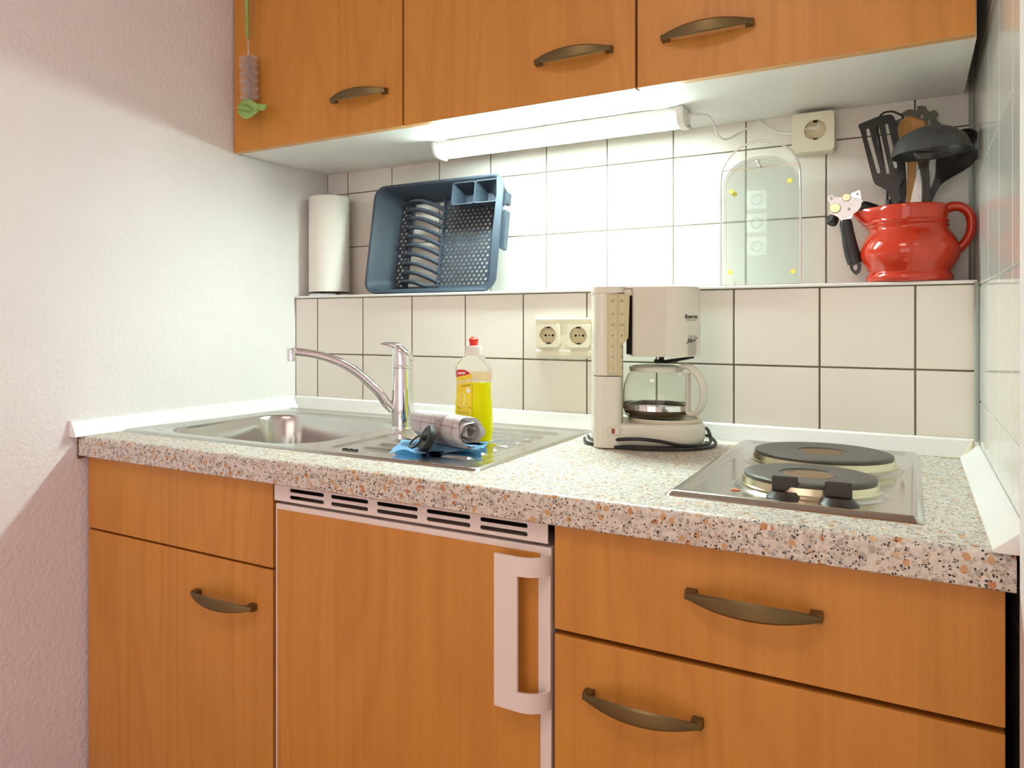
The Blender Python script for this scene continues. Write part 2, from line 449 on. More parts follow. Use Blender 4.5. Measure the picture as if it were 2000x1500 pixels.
# tiled back wall: grout body, glazed tiles with soft edges
def tiles(bm, x_lines, z_lines, Y, gap, axis='y', bev=.0012):
    for x0, x1 in zip(x_lines, x_lines[1:]):
        for z0, z1 in zip(z_lines, z_lines[1:]):
            if x1-x0 < .008 or z1-z0 < .008: continue
            g = gap/2; j = random.uniform(-.0002, .0002)
            if axis == 'y': box(bm, x0+g, x1-g, Y+j, Y+.006, z0+g, z1-g, bev, 2)
            else: box(bm, Y-.006, Y+j, x0+g, x1-g, z0+g, z1-g, bev, 2)
    return bm
xs = [-1.3457+.15*k for k in range(10)]
b = NB(); box(b, -1.5, XR+.3, D2+.0012, 1.9, 0, 2.5); box(b, -1.5, XR+.1, D1+.0012, D2+.01, 0, 1.1975)
wall_back = struct('wall_back', b, M['grout'])
b = NB()
tiles(b, [xl(D2)+.001]+xs+[XR-.004], [1.203, 1.3427, 1.4927, 1.6427, 1.7927], D2, .0026)
o = struct('trim_1', b, M['tile'], smooth=True); o.name = 'wall_back_upper_tiles'
o.parent = wall_back; o['kind'] = 'structure'
b = NB()
tiles(b, [xl(D1)+.001]+xs+[XR-.002], [.86, .899, 1.0487, 1.1965], D1, .0030)
o = struct('wall_back_lower_tiles', b, M['tile'], smooth=True); o.parent = wall_back
# ledge slab on top of the lower wall
b = NB(); box(b, xl(D2)+.002, XR-.003, D1-.006, D2+.003, 1.1970, LZ, .0015)
struct('trim_1', b, M['trimw'], smooth=True)
# right wall tiles
b = NB(); box(b, XR+.0022, .4, .94, D2+.02, 0, 2.5); wall_right = struct('wall_right', b, M['grout_side'])
b = NB(); tiles(b, [.935, 1.095, 1.255, 1.425, 1.585, D2-.002], [.70, .80, .9985, 1.1935, 1.3885, 1.5835, 1.7785, 1.97], XR, .0016, 'x', .0018)
# tiles face -X: shift so their glazed face sits at X = XR
b2 = b; bmesh.ops.translate(b2, vec=(.006, 0, 0), verts=b2.verts)
o = struct('wall_right_tiles', b2, M['tile_side'], smooth=True); o.parent = wall_right
b = NB()
for y in (1.095, 1.255, 1.425, 1.585): box(b, XR+.0012, XR+.0023, y-.0007, y+.0007, 1.1935, 2.2)  # white strips paint the light caught by the upright tile edges
o = struct('wall_right_joint_glints', b, M['joint_glint']); o.parent = wall_right
# corner seal
b = NB(); tube(b, [(XR-.003, D2-.003, LZ), (XR-.003, D2-.003, 2.2)], .0055, 10); struct('trim_5', b, M['seal'], smooth=True)
b = NB(); tube(b, [(XR-.0035, D1-.0055, .93), (XR-.0035, D1-.0055, 1.2)], .0042, 10); struct('trim_6', b, M['seal'], smooth=True)

# ================================================================ worktop and its profiles
YF = .965
b = NB()
xa, xb = xl(YF)+.006, .088
def wt_loop(x, y0=YF):
    pr = [(D1-.002, ZT), (y0+.010, ZT)]
    for k in range(1, 6):
        a = R(90*k/5); pr.append((y0+.010-.010*sin(a), ZT-.010+.010*cos(a)))
    pr += [(y0, ZT-.0385), (y0+.002, ZT-.040), (D1-.002, ZT-.040)]
    return pr
sink_x0, sink_x1, sink_y0, sink_y1 = -1.4255, -.5675, 1.056, 1.574
hob_x0, hob_x1, hob_y0, hob_y1 = -.281, .012, 1.045, 1.589
# slab with the two cut-outs: top and bottom plates, then the front nosing
cuts = [(sink_x0+.03, sink_x1-.03, sink_y0+.02, sink_y1-.03), (hob_x0+.015, hob_x1-.015, hob_y0+.02, hob_y1-.02)]
ox0 = xl(YF)+.006
outer = [(ox0, YF+.010), (xb, YF+.010), (xb, D1-.002), (xl(D1)+.0015, D1-.002)]
plate(b, outer, [[(x0, y0), (x1, y0), (x1, y1), (x0, y1)] for x0, x1, y0, y1 in cuts], .040, Matrix.Translation((0, 0, ZT-.040)))
nose = [(YF+.0101, ZT)]
for k in range(1, 6):
    a = R(90*k/5); nose.append((YF+.010-.010*sin(a), ZT-.010+.010*cos(a)))
nose += [(YF, ZT-.0385), (YF+.0015, ZT-.040), (YF+.0101, ZT-.040)]
loft(b, [[(ox0, y, z) for y, z in nose], [(xb, y, z) for y, z in nose]])
wt = obj('worktop', b, M['terr'], None, label='long speckled stone-look laminate worktop carrying the sink, coffee maker and hob', cat='worktop')
WM[wt.name] = Matrix.Identity(4)
b = NB(); box(b, xl(.99)-.0005, ox0-.0002, .9655, .990, ZT-.046, ZT-.0008); obj('raw_end', b, M['dark'], wt, smooth=False)
# white sealing profiles (sloped upstands)
def profile(name, pts, dx, dy, H=.033, Dp=.020):
    """upstand running through pts; (dx, dy) points away from the wall"""
    b = NB(); loops = []
    for x, y in pts:
        loops.append([(x, y, ZT+.0002), (x+dx*Dp, y+dy*Dp, ZT+.0002), (x+dx*Dp, y+dy*Dp, ZT+.003), (x+dx*(.008), y+dy*.008, ZT+H-.004), (x+dx*.004, y+dy*.004, ZT+H), (x, y, ZT+H)])
    loft(b, loops); return struct(name, b, M['trimw'], smooth=True, angle=50)
profile('trim_2', [(xl(D1)+.001, D1-.0015), (XR-.001, D1-.0015)], 0, -1, Dp=.012)
profile('trim_3', [(xl(.948)+.0005, .948), (xl(1.592)+.0005, 1.592)], 1, 0, Dp=.022)
profile('trim_4', [(XR-.0005, .957), (XR-.0005, 1.592)], -1, 0, H=.024, Dp=.027)
b = NB()
for k in range(26):
    x = .087-.11*random.random()**1.5; y = D1-.016-random.uniform(0, .008)
    bb = bmesh.new(); bmesh.ops.create_icosphere(bb, subdivisions=1, radius=random.uniform(.0012, .004)); bb.transform(Matrix.Diagonal((1.6, 1, .5, 1))); join(b, bb, Matrix.Translation((x, y, ZT+.001)))
tube(b, [(XR-.018, D1-.016, ZT+.003), (XR-.014, D1-.014, ZT+.014), (XR-.010, D1-.006, ZT+.030)], [.008, .006, .004], 8)
struct('trim_7', b, M['silicone'], smooth=True)

# ================================================================ cabinet handles
def handle(parent, xc, zc, yf, L_=.150):
    """bow handle: two feet and a bulging band, in front of the door face at y = yf"""
    b = NB(); n = 22; loops = []
    for i in range(n+1):
        t = -1+2*i/n
        x = xc+t*L_/2
        y = yf-.012-.020*(1-t*t)
        h = .0035+.0075*(1-abs(t)**2.2)
        th = .0030
        loops.append([(x, y-th, zc-h*.75), (x, y-th*1.25, zc), (x, y-th, zc+h*.75), (x, y-.0005, zc+h), (x, y+th*.6, zc+h*.6), (x, y+th*.6, zc-h*.6), (x, y-.0005, zc-h)])
    loft(b, loops)
    for sgn in (-1, 1):
        xe = xc+sgn*(L_/2-.006)
        loft(b, [[(xe-.006, yf-.014, zc-.005), (xe+.006, yf-.014, zc-.005), (xe+.006, yf-.014, zc+.005), (xe-.006, yf-.014, zc+.005)],
                 [(xe-.0065, yf-.0001, zc-.006), (xe+.0065, yf-.0001, zc-.006), (xe+.0065, yf-.0001, zc+.006), (xe-.0065, yf-.0001, zc+.006)]])
    return obj('handle', b, M['bronze'], parent, label='curved olive-bronze bow handle')

# ================================================================ wall cabinets
YC, ZCB = 1.380, 1.5505
def wall_cabinet(x0, x1, label, hx, hz, lx=0):
    t = thing('wall_cabinet', label, 'cabinet', ((x0+x1)/2, D2-.002, ZCB), group='beech wall cabinets in a row')
    b = NB(); y0, y1, z1 = YC+.0205, D2-.0015, 2.25; xd = x0; x0 = x0+lx
    box(b, x0, x0+.016, y0, y1, ZCB, z1, .0006); box(b, x1-.016, x1, y0, y1, ZCB, z1, .0006)
    box(b, x0+.016, x1-.016, y0, y1, ZCB+.0012, ZCB+.017); box(b, x0+.016, x1-.016, y0, y1, z1-.016, z1); box(b, x0+.016, x1-.016, y1-.006, y1, ZCB+.017, z1-.016)
    obj('carcass', b, M['white_lam'], t)
    x0 = xd
    b = NB(); box(b, x0+.0022, x1-.0022, YC, YC+.019, ZCB+.0012, z1-.002, .0008)
    d = obj('door', b, M['wood'], t)
    b = NB(); box(b, x0+.0022, x1-.0022, YC+.0004, YC+.0186, ZCB, ZCB+.0012)
    obj('edge_band', b, M['wood_edge'], d)
    handle(d, hx, hz, YC)
    return t
XC = [-1.4262, -.9215, -.4195, .0805]
wall_cabinet(XC[0], XC[1], 'left wall cabinet in beech with a bottle brush hanging in front of its door', -1.035, 1.6305, .0072)
wall_cabinet(XC[1], XC[2], 'middle wall cabinet in beech directly above the glowing lamp', -.537, 1.6275)
wall_cabinet(XC[2], XC[3], 'right wall cabinet in beech above the red jug', -.2975, 1.6275)

# ================================================================ base units
YB = .985
def carcass(x0, x1, z1=.858):
    b = NB(); y0, y1 = YB+.0205, D1-.05
    box(b, x0, x0+.016, y0, y1, .10, z1); box(b, x1-.016, x1, y0, y1, .10, z1)
    box(b, x0+.016, x1-.016, y0, y1, .10, .116); box(b, x0+.016, x1-.016, y1-.006, y1, .116, z1)
    box(b, x0, x1, y0+.05, y0+.066, 0, .10)
    return b
x0, x1 = -1.4335, -.9240
t = thing('sink_cabinet', 'beech base cabinet under the sink with false drawer front and one door', 'cabinet', ((x0+x1)/2, 1.3, 0))
obj('carcass', carcass(x0+.014, x1), M['dark'], t)
b = NB(); box(b, x0-.0055, x0+.0165, YB+.0205, YB+.030, .10, .858); obj('filler_strip', b, M['dark'], t)
b = NB(); box(b, x0+.0005, x1, YB, YB+.019, .7125, .8585, .001); obj('drawer_front', b, M['wood'], t)
b = NB(); box(b, x0+.0005, x1, YB, YB+.019, .13, .7085, .001); d = obj('door', b, M['wood'], t); handle(d, -1.036, .6395, YB)

x0, x1 = -.4112, .0806
t = thing('drawer_cabinet', 'wide beech base cabinet under the hob with deep drawers', 'cabinet', ((x0+x1)/2, 1.3, 0))
obj('carcass', carcass(x0, x1+.001), M['dark'], t)
b = NB(); box(b, x0, x1, YB, YB+.019, .7165, .8585, .001); d = obj('drawer', b, M['wood'], t); handle(d, -.161, .798, YB)
b = NB(); box(b, x0, x1, YB, YB+.019, .42, .7095, .001); d = obj('drawer', b, M['wood'], t); handle(d, -.2915, .642, YB)
b = NB(); box(b, x0, x1, YB, YB+.019, .13, .413, .001); obj('drawer', b, M['wood'], t)

# fridge
x0, x1 = -.9195, -.4160
t = thing('fridge', 'built-under fridge with beech door panel, white vent grille and white D handle', 'fridge', ((x0+x1)/2, 1.3, 0))
b = NB(); box(b, x0+.004, x1-.004, YB+.045, D1-.05, .03, .823, .004); obj('body', b, M['fridge'], t)
b = NB()
gw, gx0, gx1, gz0, gz1 = x1-x0, -.9187, -.4200, .8300, .8590
holes = []
for k, (a, c) in enumerate([(-.884, -.811), (-.796, -.722), (-.705, -.630), (-.614, -.540), (-.524, -.450)]):
    for zz in (.8502, .8386):
        holes.append(rrect(c-a, .0062, .0029, 4, (a+c)/2, zz))
plate(b, rrect(gx1-gx0, gz1-gz0, .001, 2, (gx0+gx1)/2, (gz0+gz1)/2), holes, .0016, XZ(YB-.002))
box(b, gx0, gx1, YB-.0004, YB+.06, gz1-.0012, gz1); box(b, gx0, gx1, YB-.0004, YB+.004, gz0, gz0+.0012)
vg = obj('vent_grille', b, M['fridge'], t, smooth=False)
b = NB(); box(b, gx0+.004, gx1-.004, YB+.062, YB+.066, gz0, gz1-.002); obj('vent_slot_shade', b, M['hole'], vg)  # black sheet stands in for the shade behind the vent slots
b = NB(); box(b, x0, x1, YB+.001, YB+.040, .10, .8245, .003)
fd = obj('door', b, M['fridge'], t)
b = NB(); box(b, x0+.0060, x1-.0165, YB-.0005, YB+.0015, .104, .8150); obj('wood_panel', b, M['wood'], fd, smooth=False)
for z in (.79, .66):
    b = NB(); lathe(b, [(0, 0), (.003, 0), (.003, .001), (0, .0015)], 12, Matrix.Translation((x1, YB+.02, z)) @ Matrix.Rotation(pi/2, 4, 'Y')); obj('screw', b, M['chrome'], fd)
# handle: vertical plate + arc brackets curving back to the door's side
arc = []
for k in range(9):
    a = R(90*k/8); arc.append((-.4530+.0365*sin(a), YB-.030+.030*(1-cos(a))))
def strip(bm, path, z0, z1, th=.0045):
    pts = [Vector((x, y)) for x, y in path]; out = []
    for i, p in enumerate(pts):
        d = pts[min(i+1, len(pts)-1)]-pts[max(i-1, 0)]; d.normalize(); out.append(p+Vector((-d.y, d.x))*th)
    L2 = [(p.x, p.y) for p in pts]+[(p.x, p.y) for p in reversed(out)]
    b = bmesh.new()
    lo = [b.verts.new((x, y, z0)) for x, y in L2]; hi = [b.verts.new((x, y, z1)) for x, y in L2]
    n = len(L2)
    for i in range(n): b.faces.new((lo[i], lo[(i+1) % n], hi[(i+1) % n], hi[i]))
    m_ = len(pts)
    for i in range(m_-1):
        for Q in (lo, hi): b.faces.new((Q[i], Q[i+1], Q[n-2-i], Q[n-1-i]))
    return join(bm, b)
b = NB(); hz0, hz1 = .6050, .8140
strip(b, [(-.4880, YB-.029), (-.4530, YB-.030)], hz0, hz1)
strip(b, arc, hz1-.026, hz1); strip(b, arc, hz0, hz0+.026)
box(b, -.4345, -.4165, YB-.0015, YB+.004, hz0+.010, hz1-.008, .001)
obj('handle', b, M['fridge'], fd, angle=25, label='white D-shaped fridge handle')

# ================================================================ sink
def sd_rr(x, y, cx, cy, hx, hy, r):
    qx, qy = abs(x-cx)-hx+r, abs(y-cy)-hy+r
    return math.hypot(max(qx, 0), max(qy, 0))+min(max(qx, qy), 0)-r
def sst(a, b_, x):
    t = min(1, max(0, (x-a)/(b_-a))); return t*t*(3-2*t)
scx, scy = (sink_x0+sink_x1)/2, (sink_y0+sink_y1)/2
def sink_h(x, y):
    d = sd_rr(x, y, scx, scy, (sink_x1-sink_x0)/2, (sink_y1-sink_y0)/2, .012)
    z = .0042*sst(.0, -.004, d)-.0022*sst(-.010, -.018, d)            # raised lip then flat deck
    # inner pressed step around bowl
    db = sd_rr(x, y, -1.178, 1.305, .222, .212, .07)
    z -= .0030*sst(.004, -.006, db)
    d2 = sd_rr(x, y, -1.172, 1.297, .196, .185, .085)
    if d2 < .008:
        k = min(1, max(0, (.008-d2)/.034)); z -= .155*(k*k*(3-2*k))
        if d2 < -.026: z -= .010*sst(-.02, -.17, d2)
    dd = sd_rr(x, y, -.756, 1.300, .148, .205, .035)
    z -= .0035*sst(.006, -.006, dd)
    if dd < -.012:
        for yy in (1.155, 1.205, 1.255, 1.305, 1.355, 1.405, 1.455):
            e = sd_rr(x, y, -.745, yy, .112, .0075, .0075)
            z += .0042*sst(.006, -.005, e)
    return z
b = NB(); nx, ny = 236, 146; grid = []
for i in range(nx+1):
    col = []
    for j in range(ny+1):
        x = sink_x0+(sink_x1-sink_x0)*i/nx; y = sink_y0+(sink_y1-sink_y0)*j/ny
        col.append(b.verts.new((x, y, ZT+.0004+sink_h(x, y))))
    grid.append(col)
for i in range(nx):
    for j in range(ny):
        b.faces.new((grid[i][j], grid[i+1][j], grid[i+1][j+1], grid[i][j+1]))
t = thing('sink', 'stainless steel inset sink with one bowl and ribbed drainer', 'sink', (scx, scy, ZT))
sk = obj('basin', b, M['steel'], t, angle=80)
b = NB(); lathe(b, [(0, 0), (.018, 0), (.034, .001), (.040, .0035), (.043, .004), (.044, .0025)], 32, Matrix.Translation((-1.172, 1.297, ZT-.166)))
obj('drain', b, M['chrome'], t)
b = NB()
for k in range(3):
    tube(b, [(-.877+.012*k, 1.115, ZT+.0006), (-.871+.012*k, 1.123, ZT+.0006)], .0014, 8)
obj('overflow_slots', b, M['hole'], t)

# ================================================================ faucet
fx, fy, fz = -.9340, 1.397, ZT+.0024
t = thing('faucet', 'chrome single-lever kitchen tap standing behind the sink', 'faucet', (fx, fy, fz))
b = NB(); lathe(b, [(.0252, 0), (.0252, .002), (.0240, .004), (.0244, .010), (.0238, .128), (.0238, .130)], 48, Matrix.Translation((fx, fy, fz)))
obj('body', b, M['chrome'], t, angle=40)
b = NB(); lathe(b, [(.0238, .1305), (.0242, .132), (.0242, .1335), (.0238, .135)], 48, Matrix.Translation((fx, fy, fz)))
obj('collar', b, M['chrome'], t)
# head and lever: cap slopes, lever points to camera-left
dirv = Vector((-.75, -.66, 0)).normalized(); side = Vector((-dirv.y, dirv.x, 0))
b = NB()
def head(p, a):
    dz = (p.x*dirv.x+p.y*dirv.y)
    f_ = sst(.135, .175, p.z)
    return Vector((p.x, p.y, p.z+f_*(.50*dz)))
lathe(b, [(.0232, .1352), (.0236, .140), (.0234, .155), (.0222, .164), (.0185, .1715), (.011, .1755), (0, .1765)], 48, Matrix.Translation((fx, fy, fz)), fn=head)
lv = obj('lever', b, M['chrome'], t, angle=60)
b = NB(); loops = []
base = Vector((fx, fy, fz))
for i in range(11):
    s = i/10
    ctr = base+dirv*(.006+.042*s)+Vector((0, 0, .1745+.0075*sin(s*1.8)))
    wd = .0140*(1-.35*s); th = .0075*(1-s)+.0016
    loops.append([ctr+side*(wd*cos(2*pi*k/14))+Vector((0, 0, th*sin(2*pi*k/14))) for k in range(14)])
loft(b, loops)
obj('lever_grip', b, M['chrome'], lv, angle=60)
# spout: vertical plane from the body towards the bowl
e0, e1 = Vector((fx-.016, fy-.012)), Vector((-1.123, 1.252))
def on_plane(u, v):
    tt = (u-U0)/F
    # ray direction on plan: X = k*(t c - s), Y = k*(c + t s)
    rx, ry = tt*c_-s_, c_+tt*s_
    dx, dy = e1.x-e0.x, e1.y-e0.y
    k = (e0.x*dy-e0.y*dx)/(rx*dy-ry*dx)
    X, Y = k*rx, k*ry; d = -X*s_+Y*c_
    return Vector((X, Y, ZC+(V0-v)/F*d))
sp = [on_plane(u, v) for u, v in [(767, 800), (755, 787), (742, 768), (722, 748), (700, 729), (675, 713), (650, 702), (620, 693), (590, 688), (572, 687)]]
b = NB(); tube(b, sp, [.0115, .0125, .0125, .0118, .0112, .0108, .0104, .0102, .0102, .0100], 18, flat=(.85, 1.0), up=(0, 0, 1), smoothn=5)
so = obj('spout', b, M['chrome'], t, angle=60)
tip = sp[-1]
b = NB(); lathe(b, [(.0090, -.0200), (.0108, -.0190), (.0112, -.004), (.0112, .0045), (.0095, .0065), (0, .0070)], 28, Matrix.Translation(tip+Vector((-.002, -.001, 0))))
obj('aerator', b, M['chrome'], so, angle=50)

# ================================================================ hob
t = thing('hob', 'stainless steel two-plate electric hob set into the worktop', 'hob', ((hob_x0+hob_x1)/2, (hob_y0+hob_y1)/2, ZT))
hcx, hcy, hhx, hhy = (hob_x0+hob_x1)/2, (hob_y0+hob_y1)/2, (hob_x1-hob_x0)/2, (hob_y1-hob_y0)/2
PL = [(-.1215, 1.380, .101), (-.1185, 1.164, .0835)]
def hob_h(x, y):
    d = sd_rr(x, y, hcx, hcy, hhx, hhy, .006)
    z = .0065*sst(0, -.010, d)-.0030*sst(-.016, -.028, d)
    for px_, py_, r in PL:
        q = math.hypot(x-px_, y-py_); z += .005*sst(r+.014, r+.002, q)
    return z
b = NB(); nx, ny = 100, 170; grid = [[b.verts.new((hob_x0+(hob_x1-hob_x0)*i/nx, hob_y0+(hob_y1-hob_y0)*j/ny, ZT+.0004+hob_h(hob_x0+(hob_x1-hob_x0)*i/nx, hob_y0+(hob_y1-hob_y0)*j/ny))) for j in range(ny+1)] for i in range(nx+1)]
for i in range(nx):
    for j in range(ny): b.faces.new((grid[i][j], grid[i+1][j], grid[i+1][j+1], grid[i][j+1]))
obj('tray', b, M['steel_hob'], t, angle=80)
for px_, py_, r in PL:
    Mt = Matrix.Translation((px_, py_, ZT))
    b = NB(); lathe(b, [(r+.001, .008), (r+.002, .0105), (r+.0005, .012), (r-.0005, .0205), (r-.006, .0215), (r-.006, .012)], 72, Mt, cap=False)
    pl = obj('hotplate', NB() if False else lathe(NB(), [(r-.0055, .012), (r-.0025, .0205), (r-.0025, .0245), (r-.006, .0262), (r-.012, .0265), (.037, .0262), (.036, .0245), (0, .0245)], 72, Mt), M['iron'], t)
    obj('plate_rim', b, M['steelrim'], pl)
    b = NB(); lathe(b, [(0, .0246), (.026, .0247), (.0265, .0251), (.030, .0251), (.0305, .0246)], 48, Mt)
    obj('plate_centre', b, M['rust'], pl)
for kx, ky in ((-.1385, 1.0865), (-.0770, 1.0805)):
    Mt = Matrix.Translation((kx, ky, ZT+.0036))
    b = NB(); lathe(b, [(.0225, 0), (.0228, .003), (.0205, .005), (.0160, .010), (.0155, .011), (0, .011)], 40, Mt)
    kn = obj('knob', b, M['knob'], t)
    b = NB(); box(b, kx-.0150, kx+.0150, ky-.0045, ky+.0045, ZT+.014, ZT+.0335, .0022, 3)
    obj('knob_grip', b, M['knob'], kn)
b = NB()
for dx, dy, r in ((0, 0, .0035), (.003, .001, .0028), (-.003, .001, .002), (.0055, -.0005, .0018)):
    bb = bmesh.new(); bmesh.ops.create_icosphere(bb, subdivisions=2, radius=r); bb.transform(Matrix.Diagonal((1.2, 1, .35, 1))); join(b, bb, Matrix.Translation((-.2035+dx, 1.108+dy, ZT+.0046)))
obj('food_crumb', b, M['orange'], None, label='tiny orange food crumb lying on the hob left of the knobs', cat='crumb')

# ================================================================ under-cabinet lamp
lx0, lx1 = -.945, -.378
t = thing('cabinet_lamp', 'glowing white strip lamp mounted under the wall cabinets with its cable', 'lamp', ((lx0+lx1)/2, 1.57, 1.55))
prof = [(1.538, 1.5498), (1.538, 1.536), (1.546, 1.522), (1.560, 1.5165), (1.580, 1.5165), (1.588, 1.520)]
led = [(1.5440, 1.5380), (1.5385, 1.5375), (1.541, 1.528), (1.548, 1.5205), (1.558, 1.5170), (1.574, 1.5165), (1.584, 1.5180), (1.584, 1.5300), (1.56, 1.5360)]
b = NB(); loft(b, [[(x, y, z) for y, z in led] for x in (lx0+.006, lx1-.012)]); obj('diffuser', b, M['led'], t, angle=40)
b = NB(); hs = [(1.5390, 1.5503), (1.5390, 1.5385), (1.5605, 1.5385), (1.5850, 1.5325), (1.5850, 1.5200), (1.5925, 1.5200), (1.5985, 1.5205), (1.5985, 1.5503)]  # back lip added behind the diffuser to keep its light off the wall
loft(b, [[(x, y, z) for y, z in hs] for x in (lx0, lx1)]); obj('housing', b, M['whitep'], t)
ec = [(1.5360, 1.5503), (1.5360, 1.537), (1.540, 1.526), (1.547, 1.5185), (1.558, 1.5150), (1.576, 1.5145), (1.594, 1.515), (1.600, 1.5200), (1.600, 1.5503)]
for a, c in ((lx1-.0118, lx1+.0015), (lx0-.0015, lx0+.0058)):
    b = NB(); loft(b, [[(x, y, z) for y, z in ec] for x in (a, c)]); e = obj('end_cap', b, M['whitep'], t)
b = NB(); box(b, lx1-.001, lx1+.004, 1.578, 1.592, 1.5195, 1.5230, .0006); obj('switch', b, M['grey_ink'], e)
cp = [(lx1+.001, 1.572, 1.5395), (lx1+.012, 1.574, 1.5400), (lx1+.030, 1.58, 1.5390)]
b = NB(); tube(b, cp, [.0042, .0042, .0030], 12); obj('plug_connector', b, M['whitep'], t)
path = [Vector((lx1+.028, 1.58, 1.5390))]+[at(u, v, y) for u, v, y in [(1385, 227, 1.60), (1395, 245, 1.62), (1401, 262, 1.64), (1413, 272, 1.66), (1426, 270, 1.69), (1440, 262, 1.715), (1460, 250, 1.728), (1478, 236, 1.7335), (1488, 240, 1.7335), (1505, 252, 1.732), (1525, 260, 1.728), (1548, 260, 1.70), (1568, 254, 1.695), (1584, 250, 1.697)]]
b = NB(); tube(b, path, .0021, 10, smoothn=6); obj('cable', b, M['whitep'], t)
ps = at(1587, 250, 1.697)
b = NB()
tube(b, [(ps.x-.004, 1.696, ps.z), (ps.x+.002, 1.698, ps.z), (ps.x+.004, 1.7005, ps.z)], [.004, .0055, .006], 12)
loft(b, [[(ps.x-.012, 1.700, ps.z-.005), (ps.x+.013, 1.700, ps.z-.005), (ps.x+.013, 1.700, ps.z+.005), (ps.x-.012, 1.700, ps.z+.005)], [(ps.x-.015, 1.7085, ps.z-.007), (ps.x+.016, 1.7085, ps.z-.007), (ps.x+.016, 1.7085, ps.z+.007), (ps.x-.015, 1.7085, ps.z+.007)]])
obj('euro_plug', b, M['cream'], t)

# ================================================================ sockets
def recess(bm, r, dep, yf, cx, cz):
    lathe(bm, [(r, 0), (r*.97, dep), (0, dep)], 40, Matrix.Translation((cx, yf, cz)) @ Matrix.Rotation(-pi/2, 4, 'X'), cap=False)
def schuko(parent, cx, cz, yf, size, r, mat, matin, dp=.0088):
    """square frame with round hole + recessed cup"""
    b = NB()
    plate(b, rrect(size, size, size*.14, 6, cx, cz), [circ(cx, cz, r, 40)], .0098, XZ(yf))
    fr = obj('socket_frame', b, mat, parent, angle=50)
    b = NB(); recess(b, r, dp, yf+.0003, cx, cz); cup = obj('socket_cup', b, matin, fr)
    b = NB()
    for dx in (-.0085, .0085): lathe(b, [(0, 0), (.0026, 0), (.0026, .001), (0, .001)], 14, Matrix.Translation((cx+dx, yf+dp-.0008, cz)) @ Matrix.Rotation(-pi/2, 4, 'X'))
    lathe(b, [(0, 0), (.0016, 0), (.0016, .001), (0, .001)], 12, Matrix.Translation((cx, yf+dp-.0008, cz)) @ Matrix.Rotation(-pi/2, 4, 'X'))
    for s in (-1, 1): box(b, cx-.0035, cx+.0035, yf+.001, yf+.0075, cz+s*(r-.0022)-.0014, cz+s*(r-.0022)+.0014)
    obj('contact_holes', b, M['hole'], cup)
    return fr
pa, pb = at(1546, 224, 1.690), at(1629, 291, 1.690)
t = thing('wall_socket', 'yellowed surface-mounted wall socket with a white plug, right under the cabinet', 'socket', ((pa.x+pb.x)/2, D2, (pa.z+pb.z)/2))
x0, x1, z1, z0 = pa.x, pb.x, min(pa.z, 1.5485), pb.z
cx = at(1588, 255, 1.697).x+.004; cz = at(1588, 255, 1.697).z
b = NB()
out = rrect(x1-x0, z1-z0, .006, 5, (x0+x1)/2, (z0+z1)/2)
plate(b, out, [circ(cx, cz, .0195, 40)], .010, XZ(1.692))
out2 = rrect(x1-x0+.002, z1-z0+.0, .007, 5, (x0+x1)/2, (z0+z1)/2)
loft(b, [[(x, 1.7018, z) for x, z in out], [(x, D2-.0005, z) for x, z in out2]])
ss = obj('socket_box', b, M['cream'], t, angle=40)
b = NB(); recess(b, .0195, .0088, 1.6925, cx, cz); cup = obj('socket_cup', b, M['cream_dark'], ss)
for q0, q1 in ((.0155, .019), (-.019, -.0162)):
    b = NB(); box(b, cx-.0035, cx+.0035, 1.6935, 1.699, cz+q0, cz+q1); obj('contact_clip', b, M['hole'], cup)

pa, pb = at(1045, 622, 1.590), at(1160, 702, 1.590)
t = thing('double_socket', 'cream double wall socket on the lower tiles left of the coffee maker', 'socket', ((pa.x+pb.x)/2, D1, (pa.z+pb.z)/2))
x0, x1, z1, z0 = pa.x, pa.x+.152, pa.z+.0015, pb.z+.0015
b = NB()
zs = [(1.5925, 0), (1.5925, 1)]
loft(b, [[(x0+dx0, y, zz) for y, zz in [(D1, z0), (1.598, z0), (1.592, z0+.006), (1.5925, z0+.014), (1.5955, z0+.017), (1.5955, z1-.008), (1.592, z1-.003), (1.594, z1), (D1, z1)]] for dx0 in (.0, x1-x0)])
pt = obj('back_plate', b, M['cream'], t, angle=40)
zc_ = at(1072, 655, 1.59).z
for cx in (at(1071.5, 655, 1.59).x, at(1130.5, 655, 1.59).x): schuko(t, cx, zc_, 1.5850, .0515, .0195, M['cream'], M['cream_dark'])

# ================================================================ coffee maker
CM = Matrix.Translation((-.430, 1.470, ZT)) @ Matrix.Rotation(R(22), 4, 'Z')
t = thing('coffee_maker', 'off-white filter coffee maker with water gauge and black cord around its foot', 'coffee maker', mat=CM)
def cmo(name, b, m, par=None, **k): return obj(name, b, m, par or t, world=False, **k)
def dshape(xa, xb, hw, n=14, rr=.02):
    """stadium/D outline: flat-ish at xa with corner radius, half circle at xb"""
    pts = []
    for k in range(n+1):
        a = -pi/2+pi*k/n; pts.append((xb-hw+hw*cos(a), hw*sin(a)))
    for s, a0 in ((1, pi/2), (-1, pi)):
        for k in range(6):
            a = a0+(pi/2)*k/5; pts.append((xa+rr+rr*cos(a), s*(hw-rr)+rr*sin(a)))
    return pts
b = NB(); o = dshape(-.088, .108, .0735); o2 = dshape(-.086, .106, .072); o3 = dshape(-.082, .102, .066)
loft(b, [[(x, y, z) for x, y in q] for q, z in ((o3, .004), (o2, .010), (o, .020), (o, .036), (o2, .042), (o3, .0465))]); cmo('base', b, M['coffee'], angle=50)
b = NB(); lathe(b, [(.052, .0455), (.066, .0465), (.068, .0500), (.066, .0520), (.060, .0520), (.058, .049), (0, .049)], 48, Matrix.Translation((.036, 0, 0))); cmo('warming_plate', b, M['cream'])
